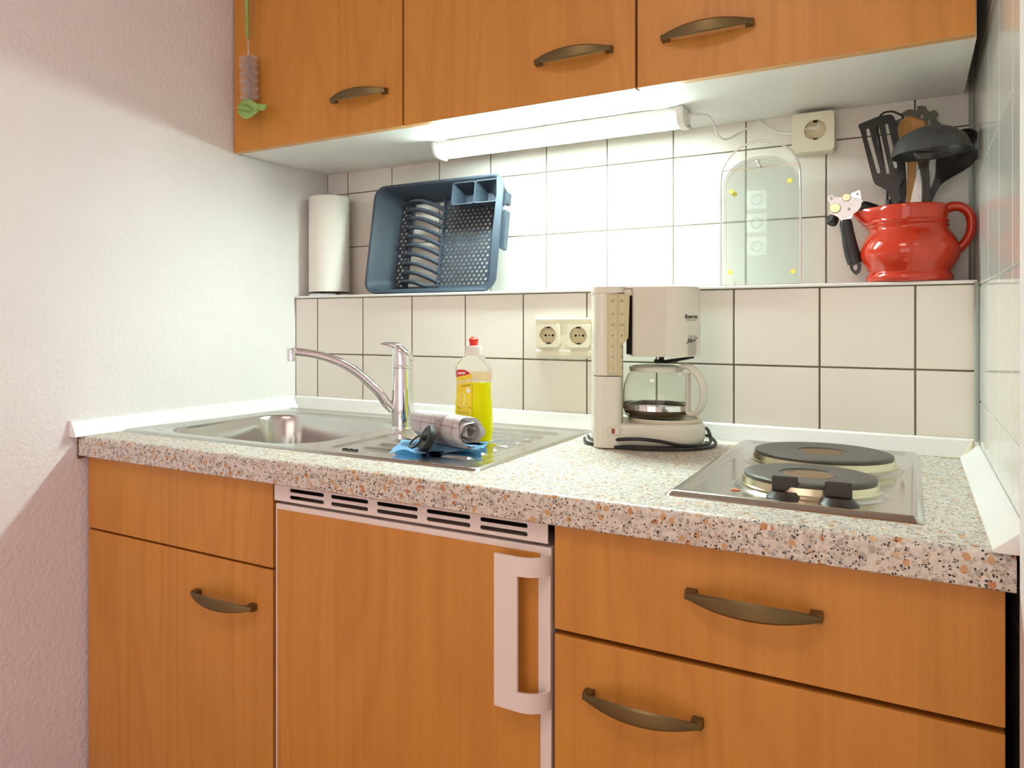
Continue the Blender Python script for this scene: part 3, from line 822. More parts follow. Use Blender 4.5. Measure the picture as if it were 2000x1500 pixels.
# lower tower block with switch
b = NB(); o = rrect(.050, .150, .014, 5, -.0725, 0)
loft(b, [[(x, y, z) for x, y in o] for z in (.002, .1315)]); cmo('lower_tower', b, M['coffee'], angle=50)
b = NB(); o = rrect(.048, .148, .018, 5, -.0735, 0); o2 = rrect(.044, .142, .016, 5, -.0735, 0)
loft(b, [[(x, y, z) for x, y in q] for q, z in ((o, .133), (o, .286), (o2, .291))]); tw = cmo('water_tank', b, M['coffee'], angle=50)
b = NB(); o = rrect(.056, .152, .018, 5, -.0705, 0); loft(b, [[(x, y, z) for x, y in o] for z in (.284, .2955)]); cmo('tank_lid', b, M['coffee'], angle=50)
# water gauge on the camera side
b = NB(); plate(b, [(-.0740, .134), (-.0475, .134), (-.0475, .190), (-.0370, .202), (-.0345, .282), (-.0740, .282)], [], .024, XZ(-.0765)); gg = cmo('water_gauge', b, M['gauge'])
b = NB(); box(b, -.0715, -.0575, -.0775, -.0765, .139, .279); box(b, -.0530, -.0445, -.0775, -.0765, .194, .279); cmo('gauge_window', b, M['cream_dark'], gg, smooth=False)
for dx in (-.0645, -.0487):
    b = NB()
    for k, ch in enumerate(['12', '10', '8', '6', '4', '2']):
        join(b, text_bm(ch, .0056), Matrix.Translation((dx, -.0779, .245-.0195*k)) @ Matrix.Rotation(pi/2, 4, 'X'))
        if dx < -.06: join(b, text_bm('-', .004), Matrix.Translation((dx, -.0779, .235-.0195*k)) @ Matrix.Rotation(pi/2, 4, 'X'))
    for q in ((-.0025, .0025, .2705, .2710), (-.0025, -.002, .2675, .2710), (.002, .0025, .2675, .2710), (-.0025, .0025, .2675, .268)):
        box(b, dx+q[0], dx+q[1], -.0782, -.0778, q[2], q[3])
    cmo('gauge_scale', b, M['ink'], gg, smooth=False)
# inner column behind the carafe and top bridge
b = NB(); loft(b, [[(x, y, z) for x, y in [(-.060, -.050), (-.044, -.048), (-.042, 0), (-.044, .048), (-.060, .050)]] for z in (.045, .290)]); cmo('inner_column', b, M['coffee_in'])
b = NB(); o = dshape(-.0290, .0990, .070, 20, .006)
loft(b, [[(x, y, z) for x, y in o] for z in (.168, .2915)])
for k in range(22):       # vertical flutes along the camera side
    x = -.0265+.0026*k
    box(b, x, x+.0012, -.0706, -.0695, .1685, .291)
hs_ = cmo('filter_housing', b, M['coffee'], angle=30)
b = NB(); o = dshape(-.045, .0970, .067, 20, .01); o2 = dshape(-.04, .084, .055, 20, .01)
loft(b, [[(x, y, z) for x, y in q] for q, z in ((o, .2918), (o, .2955), (o2, .2985))]); cmo('filter_lid', b, M['coffee'], hs_, angle=50)
b = NB(); box(b, -.0440, -.0285, -.066, -.045, .278, .2915, .004); cmo('hinge', b, M['coffee'], hs_)
b = NB(); box(b, -.0375, -.0285, -.060, -.040, .172, .284); cmo('gap_shade', b, M['hole'], hs_)  # black block paints the shade in the gap between tower and housing
# spring loaded drip valve under the housing
b = NB(); lathe(b, [(.005, .1535), (.005, .168)], 14, Matrix.Translation((.030, 0, 0)), cap=True)
tube(b, [(.015, -.02, .160), (.034, -.02, .157), (.055, -.025, .161), (.085, -.025, .166)], [.002, .0035, .003, .002], 8)
tube(b, [(.015, -.03, .158), (.037, -.01, .157), (.06, .01, .158)], .003, 8); cmo('drip_valve', b, M['black'], hs_)
# lettering on the housing's curved nose: placed on the cylinder of radius .070 around x=.0335
def on_nose(tb, ang0, zc, rad=.0704):
    for v in tb.verts:
        a = ang0+v.co.x/rad; z = zc+v.co.y
        v.co = Vector((.0290+rad*cos(a), rad*sin(a), z))
    return tb
A0 = R(-46)
b = NB(); join(b, on_nose(text_bm('Rowenta', .0098, bold=.0004), A0, .2405)); cmo('brand_text', b, M['ink'], hs_, smooth=False)
b = NB(); join(b, on_nose(text_bm('Made in Germany', .0042), A0, .2345)); cmo('origin_text', b, M['ink'], hs_, smooth=False)
b = NB()
sig = spl([(-.016, -.006, 0), (-.011, -.001, 0), (-.008, .004, 0), (-.009, -.003, 0), (-.006, -.002, 0), (-.003, .003, 0), (-.003, -.003, 0), (.001, -.001, 0), (.003, .002, 0), (.005, -.001, 0), (.009, .0015, 0), (.013, .003, 0), (.018, .006, 0)], 5)
w3 = [Vector((.0290+.0706*cos(A0+p.x/.0704), .0706*sin(A0+p.x/.0704), .197+p.y)) for p in sig]
tube(b, w3, .00055, 6); cmo('signature_mark', b, M['ink'], hs_)
b = NB()
for k in range(6):
    a = A0+(-.010+.0042*k)/.0704
    box_pts = [Vector((.0290+.0704*cos(a), .0704*sin(a), z)) for z in (.170, .2065)]
    tube(b, box_pts, .00035, 4)
    if k < 5: join(b, on_nose(text_bm('oo"|'[k % 4], .003), A0+(-.0078+.0042*k)/.0704, .2075))
cmo('cup_scale_mark', b, M['grey_ink'], hs_, smooth=False)
# power switch
b = NB(); box(b, -.0740, -.0525, -.0785, -.0735, .0265, .0405, .001); sw = cmo('power_switch', b, M['coffee'])
b = NB(); box(b, -.0665, -.0610, -.0792, -.0780, .0290, .0380, .0004); cmo('switch_light', b, plain('red_switch_light', (.35, .05, .02), .3), sw)
# cord wrapped around foot
b = NB()
def cpt(a, k, z): return Vector((.006+(.112+k)*cos(a), (.080+k)*sin(a)*(1 if abs(cos(a)) < .95 else 1), z))
P1 = [cpt(R(a), .003+.004*sin(R(a*1.7)), z) for a, z in [(178, .012), (200, .010), (222, .012), (240, .018), (258, .021), (275, .018), (295, .010), (320, .008), (345, .010), (362, .022), (376, .030), (395, .020)]]
P2 = [cpt(R(a), .008, z) for a, z in [(170, .006), (195, .004), (220, .0045), (250, .004), (280, .004), (310, .004), (340, .0045), (360, .008), (380, .014), (395, .010)]]
P3 = [cpt(R(a), -.004, .0042) for a in range(200, 372, 14)]
for P_ in (P1, P2): tube(b, P_, .0031, 10, smoothn=5)
tube(b, P3, .0031, 10, smoothn=3)
cmo('power_cord', b, M['black'])

# carafe
CF = CM @ Matrix.Translation((.0205, 0, .0522)) @ Matrix.Diagonal((1.03, 1.03, 1, 1))
t = thing('coffee_carafe', 'empty glass coffee pot with white handle on the coffee maker hotplate', 'coffee pot', mat=CF)
def cfo(name, b, m, par=None, **k): return obj(name, b, m, par or t, world=False, **k)
ZB = .0004
op = [(0, ZB), (.050, ZB), (.055, .003), (.058, .012), (.0595, .028), (.0595, .045), (.058, .060), (.053, .076), (.046, .086), (.043, .090), (.044, .0955)]
ip = [(.0425, .0955), (.0415, .090), (.0445, .085), (.0515, .0752), (.0563, .0595), (.0578, .045), (.0578, .028), (.0563, .013), (.0535, .005), (.050, .0025), (0, .0025)]
b = NB(); lathe(b, op+ip, 64, cap=False); gl = cfo('glass_body', b, M['carafe'], angle=60)
b = NB(); lathe(b, [(.0600, .0150), (.0608, .0155), (.0608, .0250), (.0600, .0255)], 64, cap=False); bmesh.ops.solidify(b, geom=b.faces[:], thickness=.0003); cfo('steel_band', b, M['chrome'])
b = NB(); lathe(b, [(.0445, .0860), (.0475, .0865), (.0480, .0940), (.0455, .0958), (.0445, .0940)], 48, cap=False); cfo('collar', b, M['coffee'])
b = NB(); lathe(b, [(.041, .094), (.041, .0965), (.030, .0985), (.008, .0990), (0, .0990)], 48); cfo('lid', b, M['coffee'])
b = NB(); lathe(b, [(0, .0027), (.047, .0027), (.0555, .0095), (.0563, .0135), (.0560, .0136), (.046, .0040), (0, .0036)], 48, cap=False); cfo('coffee_residue', b, M['coffee_res'])
ha = R(-34); hd = Vector((cos(ha), sin(ha), 0))
hp = [hd*r+Vector((0, 0, z)) for r, z in [(.046, .092), (.056, .0975), (.070, .093), (.084, .076), (.090, .055), (.089, .035), (.080, .016), (.068, .010), (.0605, .014)]]
sd = Vector((-hd.y, hd.x, 0))
b = NB(); tube(b, hp, [.007, .0095, .0100, .0095, .0092, .0092, .0090, .0085, .0070], 16, flat=(.55, 1.25), up=tuple(hd), smoothn=6)
tube(b, [hd*.0615+Vector((0, 0, z)) for z in (.012, .020, .045, .070, .086)], [.0055, .006, .006, .0062, .0065], 12, flat=(.6, 1.3), up=tuple(hd), smoothn=3)
cfo('handle', b, M['coffee'])

# ================================================================ dish soap
BM = Matrix.Translation((-.714, 1.313, ZT+.0012)) @ Matrix.Rotation(R(5), 4, 'Z')
t = thing('dish_soap_bottle', 'clear bottle of yellow dish soap with red push-pull cap on the drainer', 'bottle', mat=BM)
def bo(name, b, m, par=None, **k): return obj(name, b, m, par or t, world=False, **k)
hw = [(0, .030), (.004, .0345), (.02, .0370), (.045, .0372), (.070, .0358), (.095, .0335), (.112, .0330), (.122, .0345), (.132, .0358), (.142, .0350), (.150, .0310), (.158, .0240), (.164, .0175), (.168, .0150), (.170, .0145)]
def wid(z):
    for (z0, a), (z1, c) in zip(hw, hw[1:]):
        if z <= z1: return a+(c-a)*(z-z0)/(z1-z0)
    return hw[-1][1]
def sup(a, w_, d_, n=2.6):
    return (w_*math.copysign(abs(cos(a))**(2/n), cos(a)), d_*math.copysign(abs(sin(a))**(2/n), sin(a)))
def dep_(z): return min(wid(z), .0235 if z < .14 else .0235)
def bring(z, off=0, seg=48): return [(*sup(2*pi*k/seg, wid(z)+off, dep_(z)+off), z) for k in range(seg)]
zs_ = [0, .002, .006, .012, .02, .03, .045, .06, .075, .09, .10, .11, .12, .128, .136, .142, .147, .152, .157, .161, .165, .168, .170]
b = NB(); loft(b, [bring(z) for z in zs_]); bo('bottle_shell', b, M['shell'], angle=60)
zl = [z for z in zs_ if z <= .112]+[.115]
b = NB(); loft(b, [[(x, y, max(z, .0012)) for x, y, z in bring(z, -.0010)] for z in zl]); bo('soap_liquid', b, M['soap'], angle=60)
b = NB(); lathe(b, [(.0158, .1665), (.0162, .168), (.0158, .183), (.0140, .1845), (0, .1845)], 32); cp_ = bo('cap', b, M['cap'])
b = NB(); lathe(b, [(.0080, .1848), (.0078, .190), (.0095, .1965), (.0095, .1975), (.0060, .1995), (.0050, .2015), (0, .202)], 28); bo('nozzle', b, M['capred'], cp_)
# label on the broad front (local -y), left half of what the camera sees
def lab_surf(x, z, off): 
    w_, d_ = wid(z), dep_(z); n = 2.6
    return -(d_*(max(0, 1-abs(min(1, abs(x)/w_))**n))**(1/n))-off
def wrap(bm_, off):
    for v in bm_.verts: v.co = Vector((v.co.x, lab_surf(v.co.x, v.co.y, off), v.co.y))
    return bm_
def patch(x0, x1, f0, f1, nx=16, nz=14):
    b = bmesh.new(); g = []
    for i in range(nx+1):
        x = x0+(x1-x0)*i/nx; g.append([b.verts.new((x, f0(x)+(f1(x)-f0(x))*j/nz, 0)) for j in range(nz+1)])
    for i in range(nx):
        for j in range(nz): b.faces.new((g[i][j], g[i+1][j], g[i+1][j+1], g[i][j+1]))
    return b
lxa, lxb = -.0285, .0065
top = lambda x: .1235+.0085*(x-lxa)/(lxb-lxa)
b = NB(); join(b, wrap(patch(lxa, lxb, lambda x: .022, top), .0004)); lb = bo('label', b, M['lab_yel'])
tb = text_bm('ULTRA-FIX', .0068, bold=.0003); tb.transform(Matrix.Translation((-.011, .1165, 0)) @ Matrix.Rotation(R(11), 4, 'Z'))
b = NB(); join(b, wrap(tb, .0010)); bo('label_title', b, M['lab_white'], lb, smooth=False)
tb = text_bm('Spülmittel', .0050, shear=.2); tb.transform(Matrix.Translation((-.006, .1095, 0)) @ Matrix.Rotation(R(11), 4, 'Z'))
b = NB(); join(b, wrap(tb, .0010)); bo('label_subtitle', b, M['ink'], lb, smooth=False)
mid = lambda x: .1395-.011*max(0, (x+.012)/.019)**2-(.004*((lxa+.006-x)/.006)**2 if x < lxa+.006 else 0)
b = NB(); join(b, wrap(patch(lxa, lxb, lambda x: min(top(x)+.0003, mid(x)-.0002), mid), .0005)); bo('label_badge', b, M['lab_red'], lb)
tb = text_bm('REINEX', .0050, bold=.0003); tb.transform(Matrix.Translation((-.015, .1325, 0)) @ Matrix.Rotation(R(4), 4, 'Z'))
b = NB(); join(b, wrap(tb, .0010)); bo('badge_text', b, M['lab_white'], lb, smooth=False)
b = NB(); dd = bmesh.new(); vs = [dd.verts.new((-.016+.013*cos(a*pi/18), .083+.014*sin(a*pi/18), 0)) for a in range(36)]; dd.faces.new(vs); join(b, wrap(dd, .0008)); bo('label_lemon', b, M['lab_lemon'], lb, smooth=False)
b = NB()
for cx_, cz_, rx_, rz_ in ((-.0115, .081, .0062, .0125),):
    tube(b, [(cx_+rx_*cos(k*pi/16), lab_surf(cx_+rx_*cos(k*pi/16), cz_+rz_*sin(k*pi/16), .0012), cz_+rz_*sin(k*pi/16)) for k in range(32)], .0004, 5, closed=True)
lathe(b, [(0, -.0004), (.0045, -.0004), (.0045, .0004), (0, .0004)], 18, Matrix.Translation((-.0005, lab_surf(-.0005, .100, .0006), .100)) @ Matrix.Rotation(pi/2, 4, 'X'))
bo('label_lemon_slice', b, M['lab_white'], lb)
b = NB()
for x_, z_ in ((-.023, .069), (-.019, .066), (.002, .068)):
    dd = bmesh.new(); dd.faces.new([dd.verts.new(p) for p in ((x_-.002, z_-.001, 0), (x_+.002, z_-.001, 0), (x_, z_+.0015, 0))]); join(b, wrap(dd, .0013))
for z_ in (.059, .056): join(b, wrap(patch(-.026, .002, lambda x, z=z_: z, lambda x, z=z_: z+.0005, 8, 1), .001))
bo('label_print', b, M['ink'], lb, smooth=False)
b = NB(); join(b, wrap(patch(-.026, .024, lambda x: .117, lambda x: .134, 12, 4), .0006)); 
for v in b.verts: v.co.y = -v.co.y
bo('rear_label', b, plain('rear_label_orange', (.90, .62, .30), .5, Alpha=.6), t)

# ================================================================ blue cloth, towel, plug
A_, B_, C_, D_ = [Vector(p) for p in ((-.757, 1.090), (-.636, 1.192), (-.672, 1.300), (-.836, 1.258))]
def ribz(x, y): return ZT+.0004+sink_h(x, y)
b = NB(); n1, n2 = 40, 26; g = []
for i in range(n1+1):
    row = []
    for j in range(n2+1):
        s, q = i/n1, j/n2
        p = (A_*(1-s)+B_*s)*(1-q)+(D_*(1-s)+C_*s)*q
        p = p+Vector((.0015*sin(q*13), .0015*sin(s*17)))
        lift = .0022+.0016*sin(s*9+q*4)+.0014*sin(q*11-s*5)+(.006*math.exp(-((s-.16)/.10)**2)*math.exp(-(q/.20)**2))
        row.append(b.verts.new((p.x, p.y, ZT+.0045+max(.0003, lift))))
    g.append(row)
for i in range(n1):
    for j in range(n2): b.faces.new((g[i][j], g[i+1][j], g[i+1][j+1], g[i][j+1]))
bmesh.ops.solidify(b, geom=b.faces[:], thickness=.0030)
obj('cleaning_cloth', b, M['blue'], None, angle=60, label='flat light blue sponge cloth lying under the rolled towel on the drainer', cat='cloth')

def rolled_towel():
    bm_ = bmesh.new(); uvl = bm_.loops.layers.uv.new('UVMap')
    turns, n = 2.75, 150; nL = 28
    ax0, ax1 = Vector((-.780, 1.238, ZT+.0420)), Vector((-.652, 1.190, ZT+.0405))
    axd = (ax1-ax0).normalized(); upv = Vector((0, 0, 1)); sv = axd.cross(upv).normalized(); L_ = (ax1-ax0).length
    rows = []; ulen = 0; prevp = None
    for i in range(n+1):
        q = i/n; th = q*turns*2*pi
        r = .0325*(1-.76*q)
        wob = 1+.07*sin(th*2.3+1)+.05*sin(th*5.1)
        px_ = (r*wob)*cos(th-1.9)*1.16; pz_ = (r*wob)*sin(th-1.9)*.93
        if prevp: ulen += math.hypot(px_-prevp[0], pz_-prevp[1])
        prevp = (px_, pz_)
        row = []
        for j in range(nL+1):
            s = j/nL
            e = .0035*sin(3*s*pi+th)*.4
            endw = .0045*sin(th*1.5)*(abs(2*s-1)**4)+.004*q*(1 if s > .5 else -1)*(abs(2*s-1)**6)
            k = 1-.08*abs(2*s-1)**6+.018*sin(s*9+th*1.2)
            p = ax0+axd*(s*L_+endw)+sv*(px_*k)+upv*(pz_*k+e*.3)
            row.append((bm_.verts.new(p), ulen, s*L_))
        rows.append(row)
    for i in range(n):
        for j in range(nL):
            q = (rows[i][j], rows[i+1][j], rows[i+1][j+1], rows[i][j+1])
            f_ = bm_.faces.new([a[0] for a in q])
            for lp, a in zip(f_.loops, q): lp[uvl].uv = (a[1], a[2])
    bmesh.ops.solidify(bm_, geom=bm_.faces[:], thickness=.0042)
    return bm_
b = rolled_towel()
me = bpy.data.meshes.new('rolled_towel'); b.to_mesh(me); b.free(); me.materials.append(M['towel'])
for p_ in me.polygons: p_.use_smooth = True
o = bpy.data.objects.new('rolled_towel', me); COL.objects.link(o)
setp(o, 'rolled white tea towel with thin brown check lines on the blue cloth', 'towel')
sb = o.modifiers.new('s', 'SUBSURF'); sb.levels = 1; sb.render_levels = 1

pc = at(832, 856, 1.152)
nrm = Vector((-.55, -.62, .38)).normalized(); q = nrm.to_track_quat('Z', 'Y').to_matrix().to_4x4()
PM = Matrix.Translation(pc) @ q
t = thing('sink_plug', 'black rubber sink plug with pull ring leaning against the rolled towel', 'sink plug', mat=PM)
b = NB(); lathe(b, [(0, -.009), (.0205, -.009), (.0228, -.007), (.0238, .000), (.0232, .003), (.0195, .004), (.0185, .003), (0, .003)], 48); obj('plug_body', b, M['rubber'], t, world=False)
b = NB(); lathe(b, [(.006, .003), (.0055, .007), (.003, .0095), (0, .010)], 20); obj('boss', b, M['rubber'], t, world=False)
inv = q.inverted()
dn = inv @ Vector((-.62, -.35, -.62)); 
ring_c = Vector((0, 0, .008))+dn.normalized()*.0145
uax = dn.normalized(); vax = uax.cross(Vector((.25, .55, .8))).normalized()
b = NB(); tube(b, [ring_c+uax*.0150*cos(k*pi/14)+vax*.0115*sin(k*pi/14) for k in range(28)], .0016, 10, closed=True); obj('pull_ring', b, M['black'], t, world=False)

# ================================================================ paper towels on holder
px0 = (-1.357, 1.668)
t = thing('paper_towel_holder', 'chrome paper towel stand with round foot at the left end of the ledge', 'paper towel holder', (px0[0], px0[1], LZ))
b = NB(); lathe(b, [(0, .0105), (.020, .0105), (.030, .0090), (.052, .0075), (.0575, .0060), (.0590, .0035), (.0585, .0002), (0, .0002)], 48, Matrix.Translation((px0[0], px0[1], LZ))); obj('foot', b, M['chrome'], t)
b = NB(); lathe(b, [(.0045, .004), (.0045, .2755), (.006, .278), (.0065, .281), (.004, .284), (0, .2845)], 20, Matrix.Translation((px0[0], px0[1], LZ))); obj('rod', b, M['chrome'], t)
b = NB()
def rollfn(p, a): 
    k = 1+.004*sin(3*a+p.z*20)+(.014 if 0 < (a-5.6) < .5 else 0)
    return Vector((p.x*k, p.y*k, p.z))
pr = [(.019, .0120), (.0545, .0120), (.0555, .0135)]+[(.0555, .0135+.2550*k/16) for k in range(1, 17)]+[(.0545, .2700), (.019, .2700), (.019, .0120)]
lathe(b, pr, 72, Matrix.Translation((px0[0], px0[1], LZ)), cap=False, fn=rollfn)
o = obj('paper_towel_roll', b, M['paper'], None, angle=40, label='white kitchen paper roll standing on the ledge beside the grey rack', cat='paper towel roll')

# ================================================================ dish rack, standing on its long side
W_, H_, DP = .3800, .2900, .0720
lean = R(10.5)
RM = Matrix.Translation((-1.009, 1.6130, LZ+.0008)) @ Matrix.Rotation(-lean, 4, 'X') @ Matrix(((1, 0, 0, 0), (0, 0, 1, 0), (0, 1, 0, 0), (0, 0, 0, 1)))
# local: x = right, y = up the wall, z = depth towards the wall
t = thing('dish_rack', 'blue-grey plastic dish drainer rack standing on its side on the ledge', 'dish rack', mat=RM)
def ro(name, b, m, par=None, **k): return obj(name, b, m, par or t, world=False, **k)
def rl(z, off=0, rad=.035): 
    k = z/DP; return [(x, y, z) for x, y in rrect(W_-.083*k-2*off, H_-.042*k-2*off, max(.006, rad-off), 8, -.0085*k, H_/2)]
b = NB()
loft(b, [rl(0, .001), rl(-.003, .003), rl(-.003, .007), rl(0, .009), rl(.02, .0095), rl(DP-.008, .0090), rl(DP-.001, .0125)], cap=False)
loft(b, [rl(0, .001), rl(.004, -.0002), rl(.010, .0005), rl(.012, .004), rl(.03, .006), rl(DP-.003, .0055), rl(DP+.0015, .009)], cap=False)
rk = ro('basin', b, M['rack'], angle=50)
bxa, bxb, bh = -.150, .130, H_-.042-.018
gx0_, gx1_ = -.105, -.009      # open gap for plates (base coords)
def perf(xa, xb_, ya, yb):
    holes = []; r = 0; y = ya+.008
    while y < yb-.006:
        x = xa+.008+(.0065 if r % 2 else 0)
        while x < xb_-.005: holes.append(circ(x, y, .0044, 8, .0038)); x += .0130
        y += .0100; r += 1
    return holes
yb0, yb1 = H_/2-bh/2, H_/2+bh/2
b = NB()
plate(b, [(bxa, yb0), (gx0_, yb0), (gx0_, yb1), (bxa, yb1)], perf(bxa+.004, gx0_, yb0, yb1), .0022, Matrix.Translation((0, 0, DP-.003)))
plate(b, [(gx1_, yb0), (bxb, yb0), (bxb, yb1), (gx1_, yb1)], perf(gx1_, bxb, yb0, yb1), .0022, Matrix.Translation((0, 0, DP-.003)))
box(b, gx0_-.001, gx0_+.002, yb0, yb1, DP-.020, DP-.001); box(b, gx1_-.001, gx1_+.002, yb0, yb1, DP-.014, DP-.001)
ro('perforated_base', b, M['rack'], rk, smooth=False)
for k in range(10):
    yy = yb0+.006+(yb1-yb0-.014)*k/9
    b = NB()
    tube(b, [(gx0_-.004, yy+.003, DP-.004), (gx0_-.003, yy+.003, DP-.022), (gx0_+.012, yy+.004, DP-.0300), (gx0_+.036, yy+.003, DP-.0290), (gx0_+.066, yy-.006, DP-.018), (gx1_+.002, yy-.020 if k else yy-.004, DP-.004)], [.0045, .0052, .0054, .0054, .0056, .0060], 8, flat=(1.0, 1.4), up=(0, 1, 0), smoothn=4)
    ro('plate_rib', b, M['rack'], rk)
# cutlery cup, two compartments, in the upper right corner
b = NB(); cxa, cxb, cya, cyb = .045, .172, H_-.070, H_-.012
def cup(xa, xb_, ya, yb):
    o = rrect(xb_-xa, yb-ya, .007, 4, (xa+xb_)/2, (ya+yb)/2); i_ = rrect(xb_-xa-.005, yb-ya-.005, .005, 4, (xa+xb_)/2, (ya+yb)/2)
    i2 = rrect((xb_-xa)*.72, (yb-ya)*.72, .005, 4, (xa+xb_)/2, (ya+yb)/2)
    loft(b, [[(x, y, DP-.012) for x, y in rrect((xb_-xa)*.78, (yb-ya)*.78, .005, 4, (xa+xb_)/2, (ya+yb)/2)], [(x, y, .004) for x, y in o], [(x, y, .002) for x, y in o], [(x, y, .002) for x, y in i_], [(x, y, DP-.014) for x, y in i2]])
cup(cxa, (cxa+cxb)/2+.001, cya, cyb); cup((cxa+cxb)/2-.001, cxb, cya, cyb)
ro('cutlery_cup', b, M['rack'], rk, angle=40)
# wide rim flange on the right, outer grips
b = NB(); rim_pts = [(W_/2-.036+.0345*cos(R(a)), .036-.0345*sin(R(a))) for a in range(60, -1, -10)]+[(W_/2-.036+.0345*cos(R(a)), H_-.036+.0345*sin(R(a))) for a in range(0, 61, 10)]+[(W_/2-.0215, H_-.012), (W_/2-.018, H_-.050), (W_/2-.020, H_/2), (W_/2-.018, .05), (W_/2-.0215, .012)]
plate(b, rim_pts, [], .003, Matrix.Translation((0, 0, -.0035)))
ro('rim_flange', b, M['rack'], rk)
b = NB()
for y0_, y1_ in ((H_-.075, H_-.045), (H_-.185, H_-.090)):
    loft(b, [[(x, y, z) for x, y in rrect(.012, y1_-y0_, .004, 3, W_/2-.001, (y0_+y1_)/2)] for z in (.012, .030)])
ro('side_grip', b, M['rack'], rk)
b = NB()
for k in range(6): lathe(b, [(0, -.0006), (.0025, 0), (0, .0002)], 12, Matrix.Translation((W_/2-.0042, H_*.28+.016*k, -.0032)))
ro('grip_dimples', b, M['rack'], rk)

# ================================================================ glass boards in chrome stand
gxc = (at(1408, 500, 1.655).x+at(1564, 500, 1.655).x)/2; gw2 = .0705
t = thing('board_stand', 'thin chrome wire arch stand on the ledge holding glass cutting boards', 'board stand', (gxc, 1.66, LZ))
b = NB()
ztop = at(1490, 275, 1.655).z; rA = gw2+.0025
pts = [(gxc-rA, 1.652, LZ+.0018), (gxc-rA, 1.652, LZ+.09), (gxc-rA, 1.652, ztop-rA*.98)]
pts += [(gxc-rA*cos(R(a)), 1.652, ztop-rA*.98+rA*.98*sin(R(a))) for a in range(10, 180, 10)]
pts += [(gxc+rA, 1.652, ztop-rA*.98), (gxc+rA, 1.652, LZ+.09), (gxc+rA, 1.652, LZ+.0018)]
tube(b, pts, .0019, 12)
obj('arch_wire', b, M['chrome'], t)
b = NB(); zc2 = at(1490, 327, 1.655).z
tube(b, [(gxc-rA, 1.652, zc2), (gxc+rA, 1.652, zc2)], .0012, 8); obj('cross_wire', b, M['chrome'], t)
for s in (-1, 1):
    b = NB(); tube(b, [(gxc+s*rA, 1.652, LZ+.0018), (gxc+s*rA, 1.690, LZ+.0018)], .0016, 8); obj('foot_wire', b, M['chrome'], t)
b = NB(); tube(b, [(gxc-.045, 1.640, LZ+.0105), (gxc-.045, 1.640, LZ+.0018), (gxc-.045, 1.700, LZ+.0018)], .0014, 8)
tube(b, [(gxc-rA, 1.642, LZ+.0018), (gxc+rA, 1.642, LZ+.0018)], .0014, 8); obj('base_wire', b, M['chrome'], t)
kb = at(1480, 316, 1.650)
b = NB(); bb = bmesh.new(); bmesh.ops.create_uvsphere(bb, u_segments=20, v_segments=12, radius=.0048); join(b, bb, Matrix.Translation((kb.x, 1.647, kb.z)))
tube(b, [(kb.x, 1.647, kb.z), (kb.x+.003, 1.6495, kb.z-.008), (kb.x+.006, 1.652, zc2)], [.003, .003, .0025], 10); obj('hook_knob', b, M['chrome'], t)
def board(xc, Y, z0, z1, hw_, label, dots, sticker=False):
    t = thing('glass_board', label, 'cutting board', (xc, Y, z0), group='glass cutting boards in the stand')
    arch = [(xc-hw_, z0), (xc+hw_, z0)]; zr = z1-hw_*.80
    arch += [(xc+hw_*cos(R(a)), zr+hw_*.80*sin(R(a))) for a in range(0, 181, 9)]
    b = NB(); plate(b, arch, [], .0042, XZ(Y)); gb = obj('glass_plate', b, M['board'], t, smooth=False)
    for (dx, dz) in dots:
        b = NB(); lathe(b, [(0, .0022), (.0045, .0022), (.0050, .001), (.0050, 0), (0, 0)], 20, Matrix.Translation((xc+dx, Y-.0001, z0+dz)) @ Matrix.Rotation(pi/2, 4, 'X')); obj('rubber_foot', b, M['dot'], t)
    if sticker:
        for zz in (.168, .122, .076):
            b = NB(); plate(b, rrect(.037, .037, .001, 2, xc-.006, z0+zz), [circ(xc-.006, z0+zz, .0115, 20)], .0003, XZ(Y-.0005)); 
            plate(b, circ(xc-.006, z0+zz, .0085, 16), [], .0003, XZ(Y-.0005)); obj('care_symbol', b, M['sticker'], t, smooth=False)
board(gxc, 1.6550, LZ+.0035, at(1480, 305, 1.657).z, gw2-.0012, 'front arched glass cutting board with faint square stickers in the chrome stand', [(-.053, .188), (.054, .200), (-.056, .026), (.060, .024)], True)
board(gxc+.001, 1.6665, LZ+.0035, at(1480, 312, 1.668).z, gw2-.004, 'rear arched glass cutting board hidden behind the front one in the stand', [(-.050, .184)])

# ================================================================ red jug
jx, jy = -.0055, 1.657
JM = Matrix.Translation((jx, jy, LZ+.0003))
t = thing('ceramic_jug', 'glossy red ceramic jug full of kitchen utensils at the right end of the ledge', 'jug', (jx, jy, LZ+.0003))
K = 1.0
outp = [(.058, 0), (.0660, .001), (.0685, .006), (.0675, .012), (.0640, .017), (.0635, .019), (.0700, .030), (.0755, .040), (.0782, .050), (.0778, .060), (.0745, .071), (.0690, .082), (.0635, .090), (.0605, .0955), (.0612, .0985), (.0622, .1005), (.0600, .1035), (.0615, .1065), (.0622, .1085), (.0598, .1110), (.0605, .1150), (.0608, .130), (.0600, .1360), (.0585, .1375)]
inp = [(.0560, .1370), (.0555, .1330), (.0555, .112), (.056, .095), (.066, .075), (.072, .052), (.066, .030), (.055, .012), (0, .008)]
def spoutfn(p, a):
    da = (a-pi+pi) % (2*pi)-pi    # angle from -X axis ... spout points to -X
    da = math.atan2(p.y, -p.x)
    z = p.z; k = sst(.088, .134, z)
    wdt = math.exp(-(da/.42)**2)
    r = math.hypot(p.x, p.y)
    return Vector((p.x-.030*k*wdt, p.y*(1-.35*k*math.exp(-(da/.5)**2)), z))
b = NB(); lathe(b, outp+inp, 96, JM, cap=False, fn=spoutfn)
b.faces.ensure_lookup_table()
jb = obj('jug_body', b, M['red'], t, angle=60)
